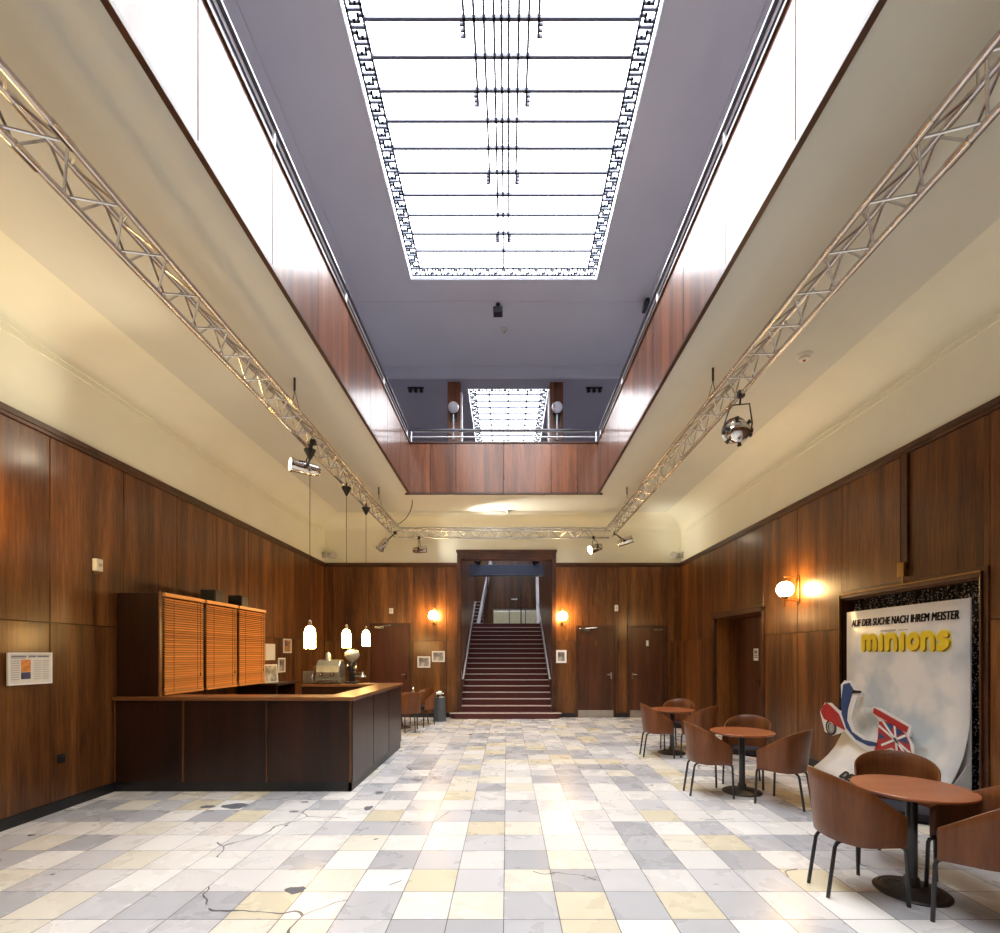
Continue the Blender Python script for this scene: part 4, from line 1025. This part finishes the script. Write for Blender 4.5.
par_can('lit stage spotlight on the left truss pointing at the left wall', (-2.65, 6.62, 4.53), (-2.80, 6.72, 4.22), (-1, -.75, .05), .40, .09, True)
par_can('small stage spotlight tilted down under the left truss corner', (-2.68, 11.6, 4.53), (-2.95, 11.55, 4.25), (-.45, -.3, -.8), .34, .09)
par_can('chrome stage spotlight lying level under the left end of the cross truss', (-2.20, 12.09, 4.53), (-2.16, 11.95, 4.20), (1, -.1, .08), .34, .085)
par_can('stage spotlight with pale lens under the right end of the cross truss', (2.16, 12.09, 4.53), (2.20, 11.95, 4.24), (-.9, -.35, -.35), .36, .10, True)
par_can('stage spotlight pointing right under the right truss corner', (2.62, 11.75, 4.55), (2.86, 11.72, 4.35), (.9, -.3, .28), .38, .09, True)
par_can('round chrome stage spotlight with black knobs under the right truss', (2.62, 5.42, 4.55), (2.58, 5.42, 4.13), (.18, 1, .55), .30, .125, False, True)

# ------------------------------------------------------------------ pendant lamps over the bar
first = None
for y, z, lab in ((6.68, 1.87, 'glowing cylindrical pendant lamp over the bar, nearest of the three'), (8.20, 1.90, 'glowing cylindrical pendant lamp over the bar, middle one of the three'), (9.34, 1.94, 'glowing cylindrical pendant lamp over the bar, farthest of the three')):
    t = thing('pendant_lamp', lab, 'pendant lamp', (TX0, y, z), 0, 'pendant lamps over the bar')
    top = 4.44 - z
    MB().lathe([(0, -.13), (.012, -.13), (.08, 0), (.08, .012), (.015, .015), (.015, .09), (0, .09)], (0, 0, top), n=20).build('canopy', BLACK, t, True)
    MB().tube([(0, 0, .22), (0, 0, top - .12)], .0045, 6).build('cord', BLACK, t, True)
    MB().lathe([(0, .15), (.022, .15), (.022, .22), (.008, .235), (0, .235)], n=14).build('socket', STEEL, t, True)
    MB().lathe([(0, -.16), (.062, -.16), (.074, -.15), (.074, .06), (.06, .12), (.03, .15), (0, .155)], n=24).build('shade', PENDANT, t, True)

# ------------------------------------------------------------------ globe wall lamps
def sconce(label, base, nrm):
    nrm = Vector(nrm); side = Vector((-nrm.y, nrm.x, 0))
    t = thing('globe_wall_lamp', label, 'wall lamp', base, 0, 'lit globe wall lamps')
    MB().obox(nrm * .012, nrm * .012, side * .035, (0, 0, .20)).build('backplate', BRASS, t, bevel=.004)
    m = MB()
    for z in (-.17, -.14): m.tube([nrm * .01 + Vector((0, 0, z)), nrm * .23 + Vector((0, 0, z))], .009, 8)
    m.tube([nrm * .225 + Vector((0, 0, -.26)), nrm * .225 + Vector((0, 0, -.13))], .008, 8)
    m.tube([nrm * .01 + Vector((0, 0, .19)), nrm * .23 + Vector((0, 0, .19))], .006, 8)
    m.build('arms', BRASS, t, True)
    MB().lathe([(0, -.13), (.05, -.13), (.055, -.10), (.04, -.09), (0, -.09)], nrm * .21, n=20).build('cup', BRASS, t, True)
    MB().sphere(nrm * .21, .12).build('globe', GLOBE, t, True)
sconce('lit round globe lamp on brass arms on the right wall beside the showcase', (XR, 7.38, 2.62), (-1, 0, 0))
sconce('lit round globe lamp on the back wall left of the staircase', (-1.86, YB, 2.60), (0, -1, 0))
sconce('lit round globe lamp on the back wall right of the staircase', (1.40, YB, 2.58), (0, -1, 0))
sconce('lit round globe lamp on the near left wall at the photo edge', (XL, 4.02, 2.90), (1, 0, 0))

# ------------------------------------------------------------------ lights of the place and an added fill
def spot(name, loc, to, energy, color, size, blend=.6, radius=.05):
    l = bpy.data.lights.new(name, 'SPOT'); l.energy = energy; l.color = color; l.spot_size = size; l.spot_blend = blend; l.shadow_soft_size = radius
    o = bpy.data.objects.new(name, l); COL.objects.link(o); o.location = loc
    o.rotation_euler = (Vector(to) - Vector(loc)).to_track_quat('-Z', 'Y').to_euler()
    return o
spot('beam_of_level_spotlight', (-1.96, 11.93, 4.22), (-.12, 11.55, 5.1), 380, (1, .95, .85), math.radians(34), 1.0)
spot('beam_of_left_spotlight', (-3.0, 6.5, 4.24), (-4.68, 3.0, 4.5), 80, (1, .88, .66), math.radians(58), .8)

spot('added_back_wall_fill', (-1.94, 11.90, 4.21), (.3, 12.42, 4.75), 9, (1, .97, .88), math.radians(130), 1.0)  # second, wide weak light added here to brighten the cream back wall
spot('beam_of_corner_spotlight', (3.08, 11.64, 4.42), (4.3, 11.6, 4.7), 11, (1, .97, .88), math.radians(120), 1.0)
w = bpy.data.worlds.new('hall_air'); S.world = w; w.use_nodes = True
w.node_tree.nodes['Background'].inputs[0].default_value = (.5, .55, .65, 1); w.node_tree.nodes['Background'].inputs[1].default_value = .05

# ------------------------------------------------------------------ camera and view
cam = bpy.data.cameras.new('camera'); co = bpy.data.objects.new('camera', cam); COL.objects.link(co)
co.location = (0, 0, 1.65); co.rotation_euler = (PI / 2, 0, 0)
cam.sensor_fit = 'HORIZONTAL'; cam.sensor_width = 36; cam.lens = 36 * 484 / 1000
cam.shift_x = -.007; cam.shift_y = .1865; cam.clip_start = .05; cam.clip_end = 100
S.camera = co
S.view_settings.view_transform = 'Standard'; S.view_settings.look = 'None'
S.view_settings.exposure = 1.05; S.view_settings.gamma = 1; S.view_settings.use_curve_mapping = False
S.cycles.use_denoising = True
S.cycles.max_bounces = 10; S.cycles.diffuse_bounces = 6; S.cycles.glossy_bounces = 5
S.cycles.sample_clamp_indirect = 8
